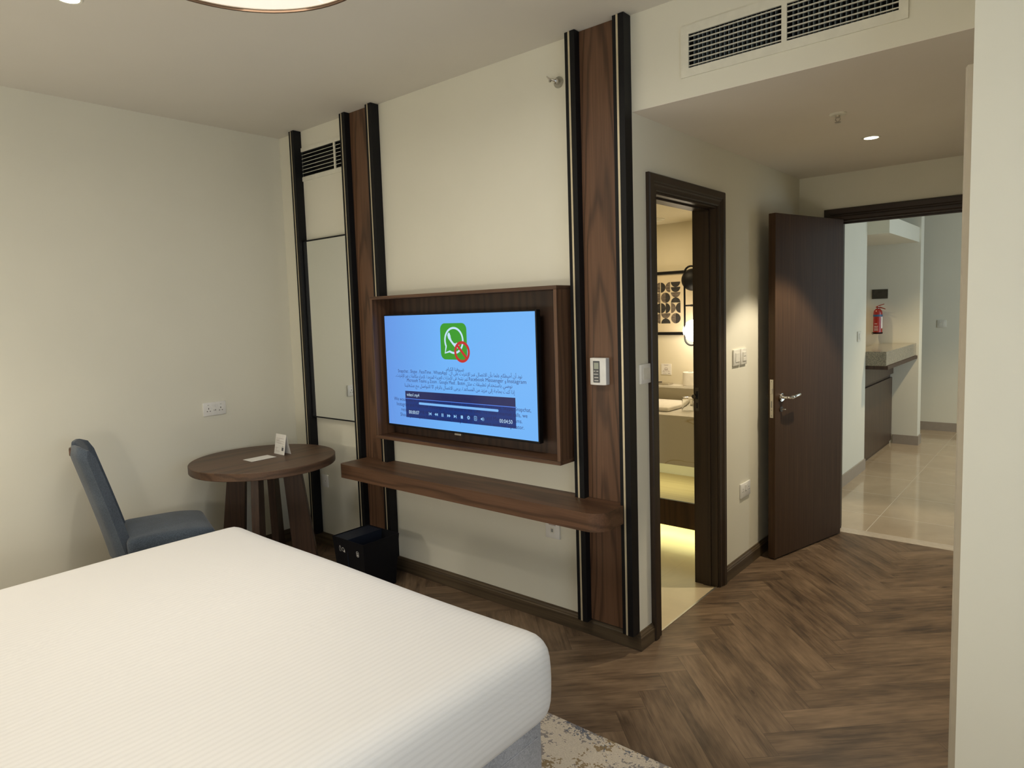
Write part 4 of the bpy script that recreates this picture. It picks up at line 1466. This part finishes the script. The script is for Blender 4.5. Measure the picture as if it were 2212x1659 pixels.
cw = 0.083
gx = [1.901 - cw * i for i in range(5)]
gz = [1.713 - i * 0.0783 for i in range(4)]
pat = [[('D', 0, 0), ('LR', 0, 1), ('RD', 0, 1), ('LR', 1, 0), ('C', 1, 0)],
       [('UV', 1, 0), ('C', 1, 0), ('LR', 0, 1), ('D', 1, 0), ('UV', 0, 0)],
       [('GL', 1, 0), ('PP', 0, 0), ('LR', 1, 0), ('C', 0, 1), ('PP', 0, 0)],
       [('C', 1, 0), ('UV', 1, 0), ('LR', 1, 1), ('D', 0, 0), ('C', 1, 0)]]
for r_i, row in enumerate(pat):
    for c_i, (kd, m1, m2) in enumerate(row):
        cx, cz = gx[c_i], gz[r_i]
        b1, b2 = (bmg if m1 else bmk), (bmg if m2 else bmk)
        if kd == 'D':
            half(b1, cx, cz + rs, 180); half(b2, cx, cz, 180)
        elif kd == 'UV':
            half(b1, cx, cz + rs, 180); half(b2, cx, cz - rs, 0)
        elif kd == 'C':
            half(b1, cx, cz, 90); half(b2, cx, cz, 270)
        elif kd == 'LR':
            half(b1, cx - rs, cz, -90); half(b2, cx + rs, cz, 90)
        elif kd == 'RD':
            half(b1, cx - rs, cz, -90); half(b2, cx + rs, cz, 90)
        elif kd == 'PP':
            half(b1, cx - rs, cz, -90); half(b2, cx, cz, -90)
        elif kd == 'GL':
            half(b1, cx - rs, cz, -90); half(b2, cx + rs, cz, 90)
OBJ('black_shapes', bmk, 'art_black', t)
OBJ('grey_shapes', bmg, 'art_grey', t)

# sconce: black loop with black ball and white glass globe
t = THING('wall_sconce', 'black loop wall light with black ball above white glowing globe', 'wall light', (2.075, 2.1, 1.55))
bm = NB(); bmesh.ops.create_uvsphere(bm, u_segments=32, v_segments=20, radius=0.080, matrix=Matrix.Translation((2.090, 1.98, 1.755)))
OBJ('black_ball', bm, 'black_satin', t, smooth=True)
bm = NB(); bmesh.ops.create_uvsphere(bm, u_segments=32, v_segments=20, radius=0.080, matrix=Matrix.Translation((2.098, 1.98, 1.388)))
OBJ('glass_globe', bm, 'globe_glow', t, smooth=True)
bm = NB()
lp = arc(2.102, 1.80, 0.050, 0, 180, 14) + arc(2.102, 1.335, 0.050, 180, 360, 14)
tube(bm, [(x, 1.925, z) for x, z in lp], 0.007, 10, True)
OBJ('loop', bm, 'black_satin', t, smooth=True)
bm = NB(); cyl(bm, (2.102, 1.925, 1.57), 0.008, 0.175, 'y', 14); cyl(bm, (2.102, 2.085, 1.57), 0.045, 0.015, 'y', 28)
cyl(bm, (2.102, 1.93, 1.755), 0.006, 0.05, 'y', 10); tube(bm, [(2.06, 1.925, 1.57), (2.145, 1.925, 1.57)], 0.006, 8)
OBJ('wall_mount', bm, 'black_satin', t, smooth=True)
light('globe_light', 'POINT', (2.098, 1.86, 1.35), 3.0, (1.0, 0.85, 0.6), 0.06)
t = THING('ceiling_speaker', 'flat round white fitting in the bathroom ceiling', 'ceiling fitting', (1.905, 1.78, 2.19))
bm = NB(); lathe(bm, [(0, 0), (0.065, 0), (0.065, -0.006), (0.045, -0.009), (0.044, -0.016), (0, -0.017)], (1.905, 1.78, 2.19), 36)
OBJ('disc', bm, 'white_metal', t, smooth=True)

# ------------------------------------------------------------------ bed
bed = THING('bed', 'large bed with white striped sheet and grey upholstered base', 'bed', (2.16, -2.14, 0))
BX0, BX1, BY0, BY1 = 1.205, 3.072, -3.30, -1.085


def softbox(bm, x0, x1, y0, y1, z0, z1, r, n=(40, 44, 12), dome=0.02, bulge=0.012):
    C0 = Vector(((x0 + x1) / 2, (y0 + y1) / 2, (z0 + z1) / 2))
    hx, hy, hz = (x1 - x0) / 2, (y1 - y0) / 2, (z1 - z0) / 2
    grid = {}

    def P(i, j, k_):
        key = (i, j, k_)
        if key not in grid:
            def w(i_, n_, h_):
                s_ = -1 + 2 * i_ / n_
                # denser near the edges
                s_ = math.copysign(1 - (1 - abs(s_)) ** 1.5, s_)
                return s_ * h_
            p = Vector((w(i, n[0], hx), w(j, n[1], hy), w(k_, n[2], hz)))
            q = Vector((max(-hx + r, min(hx - r, p.x)), max(-hy + r, min(hy - r, p.y)), max(-hz + r, min(hz - r, p.z))))
            d = p - q
            if d.length > 1e-9:
                p = q + d.normalized() * r
            u, v, t_ = p.x / hx, p.y / hy, p.z / hz
            p.z += dome * max(0, t_) * (1 - abs(u) ** 2.5) * (1 - abs(v) ** 2.5) * 1.0
            b_ = bulge * (1 - t_ * t_)
            p.x += math.copysign(b_ * abs(u) ** 6, u)
            p.y += math.copysign(b_ * abs(v) ** 6, v)
            grid[key] = bm.verts.new(p + C0)
        return grid[key]
    a, b, c = n
    for i in range(a):
        for j in range(b):
            for k_ in (0, c):
                bm.faces.new((P(i, j, k_), P(i + 1, j, k_), P(i + 1, j + 1, k_), P(i, j + 1, k_)))
    for i in range(a):
        for k_ in range(c):
            for j in (0, b):
                bm.faces.new((P(i, j, k_), P(i + 1, j, k_), P(i + 1, j, k_ + 1), P(i, j, k_ + 1)))
    for j in range(b):
        for k_ in range(c):
            for i in (0, a):
                bm.faces.new((P(i, j, k_), P(i, j + 1, k_), P(i, j + 1, k_ + 1), P(i, j, k_ + 1)))


bm = NB()
softbox(bm, BX0, BX1, BY0, BY1, 0.325, 0.615, 0.075)
rnd = random.Random(3)
for v_ in bm.verts:      # the edge sags a little along the foot and the sheet is gently uneven
    x, y, z = v_.co
    if z > 0.5:
        e = max(0, (y + 1.45) / 0.38)
        u = (x - 2.16) / 0.95
        v_.co.z -= 0.012 * e * e * (1 - u * u)
        v_.co.z += 0.003 * sin(x * 5.1 + y * 2.3) * cos(y * 4.0 - x)
OBJ('mattress', bm, 'bed_sheet', bed, smooth=True)
bm = NB()
softbox(bm, BX0 + 0.045, BX1 - 0.035, BY0, BY1 - 0.02, 0.045, 0.350, 0.03, (16, 16, 6), 0.0, 0.0)
OBJ('bed_base', bm, 'base_fabric', bed, smooth=True)
bm = NB(); tube(bm, [(BX1 - 0.034, BY1 - 0.055, 0.289), (BX1 - 0.034, BY0 + 0.06, 0.289)], 0.003, 6)
OBJ('base_piping', bm, 'base_fabric', bed, smooth=True)
for (x, y) in ((1.4, -1.25), (2.95, -1.25), (1.4, -3.1), (2.95, -3.1)):
    bm = NB(); cyl(bm, (x, y, 0.012), 0.025, 0.04, 'z', 16); OBJ('foot', bm, 'black_matte', bed)

# rug under the bed
bm = NB(); bbox(bm, 1.0, 3.75, -2.75, -0.662, 0.0005, 0.011, 0.003, 2)
tag(OBJ('rug', bm, 'rug_pile', origin=(2.2, -1.7, 0)), 'beige rug with grey and gold distressed pattern under the bed', 'rug')

# ------------------------------------------------------------------ round table
TX, TY, TZ, TR = 0.488, -0.537, 0.735, 0.421
t = THING('round_table', 'round walnut table with four slab legs in the corner of the room', 'table', (TX, TY, 0))
bm = NB(); lathe(bm, [(0, TZ), (TR - 0.003, TZ), (TR, TZ - 0.003), (TR, TZ - 0.043), (TR - 0.003, TZ - 0.046), (0, TZ - 0.046)], (TX, TY, 0), 96)
OBJ('tabletop', bm, 'table_wood_y', t, smooth=True)
for a in (45, 135, 225, 315):
    A_ = radians(a)
    er, et = Vector((cos(A_), sin(A_), 0)), Vector((-sin(A_), cos(A_), 0))
    bm = NB()
    pts = []
    for (z, r0, r1) in ((0.0, 0.155, 0.300), (0.688, 0.108, 0.212)):
        for (r, s_) in ((r0, -1), (r1, -1), (r1, 1), (r0, 1)):
            p = er * r + et * s_ * 0.022
            pts.append(bm.verts.new((TX + p.x, TY + p.y, z)))
    for q in ((0, 3, 2, 1), (4, 5, 6, 7), (0, 1, 5, 4), (1, 2, 6, 5), (2, 3, 7, 6), (3, 0, 4, 7)):
        bm.faces.new([pts[i] for i in q])
    bev(bm, 0.002, 1)
    OBJ('leg', bm, 'table_wood_z_shaded', t)
bm = NB(); bbox(bm, 0.444, 0.547, -0.649, -0.488, 0.7355, 0.7365, 0.0002, 1)
t = tag(OBJ('paper_card', bm, 'paper', origin=(0.495, -0.57, 0.7355)), 'flat white card lying on the round walnut table', 'card')
t = THING('tent_card', 'white folded tent card standing on the round walnut table', 'card', (0.490, -0.413, 0.7355))
bm = NB()
tx0, tx1, ty0, ty1, ta, tz = 0.434, 0.548, -0.436, -0.388, -0.414, 0.858
for (ya, yb) in ((ty0, ta), (ty1, ta)):
    s_ = 1 if ya < yb else -1
    v_ = [bm.verts.new(p) for p in ((tx0, ya, 0.7357), (tx1, ya, 0.7357), (tx1, yb, tz), (tx0, yb, tz),
                                    (tx0, ya + s_ * 0.001, 0.7357), (tx1, ya + s_ * 0.001, 0.7357), (tx1, yb + s_ * 0.0006, tz - 0.001), (tx0, yb + s_ * 0.0006, tz - 0.001))]
    for q in ((0, 1, 2, 3), (4, 7, 6, 5), (0, 4, 5, 1), (1, 5, 6, 2), (2, 6, 7, 3), (3, 7, 4, 0)):
        bm.faces.new([v_[i] for i in q])
OBJ('folded_sheet', bm, 'paper', t)
bm = NB()


def tf(x, h):   # point on the front flap
    q = h / (tz - 0.7357)
    return (x, ty0 + (ta - ty0) * q - 0.0007, 0.7357 + h)


for h, a, b in ((0.096, 0.010, 0.090), (0.088, 0.010, 0.048), (0.082, 0.012, 0.050), (0.078, 0.010, 0.100), (0.070, 0.008, 0.070), (0.066, 0.030, 0.098),
                (0.040, 0.012, 0.042), (0.034, 0.012, 0.030), (0.026, 0.012, 0.026), (0.018, 0.012, 0.060)):
    strip(bm, [(tx0 + a, h), (tx0 + b, h)], 0.0016, tf)
OBJ('print_lines', bm, 'print_grey', t)
bm = NB()
poly(bm, [(tx0 + 0.080, 0.024), (tx0 + 0.100, 0.024), (tx0 + 0.100, 0.044), (tx0 + 0.080, 0.044)], tf)
strip(bm, arc(tx0 + 0.090, 0.046, 0.006, 0, 180, 8), 0.002, tf)
OBJ('lock_symbol', bm, 'print_dark', t)

# ------------------------------------------------------------------ chair
ch = THING('dining_chair', 'blue grey upholstered chair with tall curved back facing the round table', 'chair', (0.47, -1.08, 0), radians(-17))
bm = NB()
# seat cushion (local x right, y forward)
softbox(bm, -0.230, 0.230, -0.245, 0.175, 0.385, 0.478, 0.030, (20, 20, 6), 0.012, 0.0)
for v_ in bm.verts:
    if v_.co.y > 0:
        v_.co.z -= 0.02 * (v_.co.y / 0.175) ** 2 * (v_.co.z - 0.38) / 0.1
        v_.co.x *= 1 - 0.04 * (v_.co.y / 0.175)
OBJ('seat', bm, 'chair_fabric', ch, local=True, smooth=True)


def back_shell(bm, out_pts, th, z0, z1fn, y_off):
    """bent upholstered shell: plan polyline extruded upwards with backward lean; rounded top"""
    n = len(out_pts)
    P_ = [Vector(p) for p in out_pts]
    nor = []
    for i in range(n):
        a, b = P_[max(0, i - 1)], P_[min(n - 1, i + 1)]
        t_ = (b - a).normalized()
        nor.append(Vector((-t_.y, t_.x)))
    NZ = 14
    loops = []
    for j in range(NZ + 1):
        s_ = j / NZ
        ring = []
        for i in range(n):
            zt = z1fn(P_[i].x)
            z = z0 + (zt - z0) * s_
            lean = y_off * ((z - z0) / 0.6) ** 1.1
            k_ = min(1.0, (zt - z) / 0.022)
            q = math.sqrt(max(0.0, 1 - (1 - k_) ** 2)) if k_ < 1 else 1.0
            tt = th * (1 + 0.25 * (1 - s_))
            mid = P_[i] + nor[i] * tt / 2
            for sg in (-1, 1):
                p = mid + nor[i] * sg * tt / 2 * (0.25 + 0.75 * q)
                ring.append((p.x, p.y + lean, z))
        loops.append([bm.verts.new(p) for p in ring])
    for j in range(NZ):
        A, B = loops[j], loops[j + 1]
        for i in range(n - 1):
            o0, i0, o1, i1 = 2 * i, 2 * i + 1, 2 * i + 2, 2 * i + 3
            bm.faces.new((A[o0], A[o1], B[o1], B[o0]))
            bm.faces.new((A[i1], A[i0], B[i0], B[i1]))
        bm.faces.new((A[0], B[0], B[1], A[1]))
        e = 2 * (n - 1)
        bm.faces.new((A[e], A[e + 1], B[e + 1], B[e]))
    for Lp, fl in ((loops[0], True), (loops[-1], False)):
        for i in range(n - 1):
            q = (Lp[2 * i], Lp[2 * i + 2], Lp[2 * i + 3], Lp[2 * i + 1])
            bm.faces.new(q[::-1] if fl else q)


bp = []
for i in range(-14, 15):
    x = 0.205 * i / 14
    bp.append((x, -0.320 + 0.5 * abs(x) ** 1.5 + 9.0 * max(0, abs(x) - 0.15) ** 2))
bm = NB()
back_shell(bm, bp, 0.055, 0.36, lambda x: 0.970 - 0.048 * math.exp(-(x / 0.036) ** 2) - 0.020 * max(0, (abs(x) - 0.15) / 0.055) ** 2, -0.150)
OBJ('backrest', bm, 'chair_fabric', ch, local=True, smooth=True, angle=50)
bm = NB(); bbox(bm, -0.026, 0.026, -0.458, -0.408, 0.908, 0.948, 0.006, 2)
OBJ('top_rail', bm, 'walnut_x', ch, local=True, smooth=True)
for (x, y, x2, y2) in ((-0.19, 0.13, -0.20, 0.15), (0.19, 0.13, 0.20, 0.15), (-0.18, -0.25, -0.19, -0.33), (0.18, -0.25, 0.19, -0.33)):
    bm = NB()
    v_ = []
    for (px, py, z, w_) in ((x2, y2, 0.0, 0.013), (x, y, 0.40, 0.020)):
        v_ += [bm.verts.new((px + a * w_, py + b * w_, z)) for a, b in ((-1, -1), (1, -1), (1, 1), (-1, 1))]
    for q in ((0, 3, 2, 1), (4, 5, 6, 7), (0, 1, 5, 4), (1, 2, 6, 5), (2, 3, 7, 6), (3, 0, 4, 7)):
        bm.faces.new([v_[i] for i in q])
    OBJ('leg', bm, 'frame_wood', ch, local=True)

# ------------------------------------------------------------------ waste bin
wb_ = THING('waste_bin', 'black rectangular divided waste bin with small white recycling symbols', 'bin', (1.097, -0.27, 0))
bx0, bx1, by0, by1, bh = 0.953, 1.241, -0.400, -0.140, 0.30
bm = NB()


def taper(z):
    return 0.022 * (1 - z / bh)


def ring4(z, ins):
    s_ = taper(z) + ins
    return [bm.verts.new((x, y, z)) for x, y in ((bx0 + s_, by0 + s_), (bx1 - s_, by0 + s_), (bx1 - s_, by1 - s_), (bx0 + s_, by1 - s_))]


r0, r1, r2, r3 = ring4(0.001, 0), ring4(bh, 0), ring4(bh, 0.004), ring4(0.008, 0.004)
for A, B in ((r0, r1), (r1, r2), (r2, r3)):
    for i in range(4):
        j = (i + 1) % 4
        bm.faces.new((A[i], A[j], B[j], B[i]))
bm.faces.new(r0[::-1]); bm.faces.new(r3)
OBJ('body', bm, 'black_matte', wb_)
bm = NB(); bbox(bm, bx0 + 0.005, 1.087, by0 + 0.005, by1 - 0.005, bh - 0.010, bh - 0.004, 0.001, 1)
OBJ('compartment_lid', bm, 'navy_matte', wb_)
bm = NB(); bbox(bm, 1.084, 1.089, by0 + 0.005, by1 - 0.005, 0.03, bh - 0.001, 0.001, 1)
OBJ('divider', bm, 'navy_matte', wb_)
bm = NB()


def bf(x, z):
    return (x, by0 + taper(z) - 0.0007, z)


strip(bm, [(1.012, 0.222), (1.012, 0.243), (1.016, 0.249), (1.016, 0.254), (1.021, 0.254), (1.021, 0.249), (1.025, 0.243), (1.025, 0.222)], 0.0022, bf, True)
strip(bm, arc(1.046, 0.236, 0.010, 0, 360, 18, 0.011)[:-1], 0.0022, bf, True)
poly(bm, [(1.048, 0.222), (1.062, 0.220), (1.062, 0.236), (1.057, 0.236), (1.054, 0.227)], bf)
strip(bm, rrect(1.170, 1.190, 0.219, 0.250, 0.008, 5), 0.0024, bf, True)
strip(bm, [(1.174, 0.240), (1.186, 0.240)], 0.004, bf)
poly(bm, rrect(1.175, 1.185, 0.224, 0.234, 0.002, 3), bf)
OBJ('recycling_symbols', bm, 'icon_white', wb_)
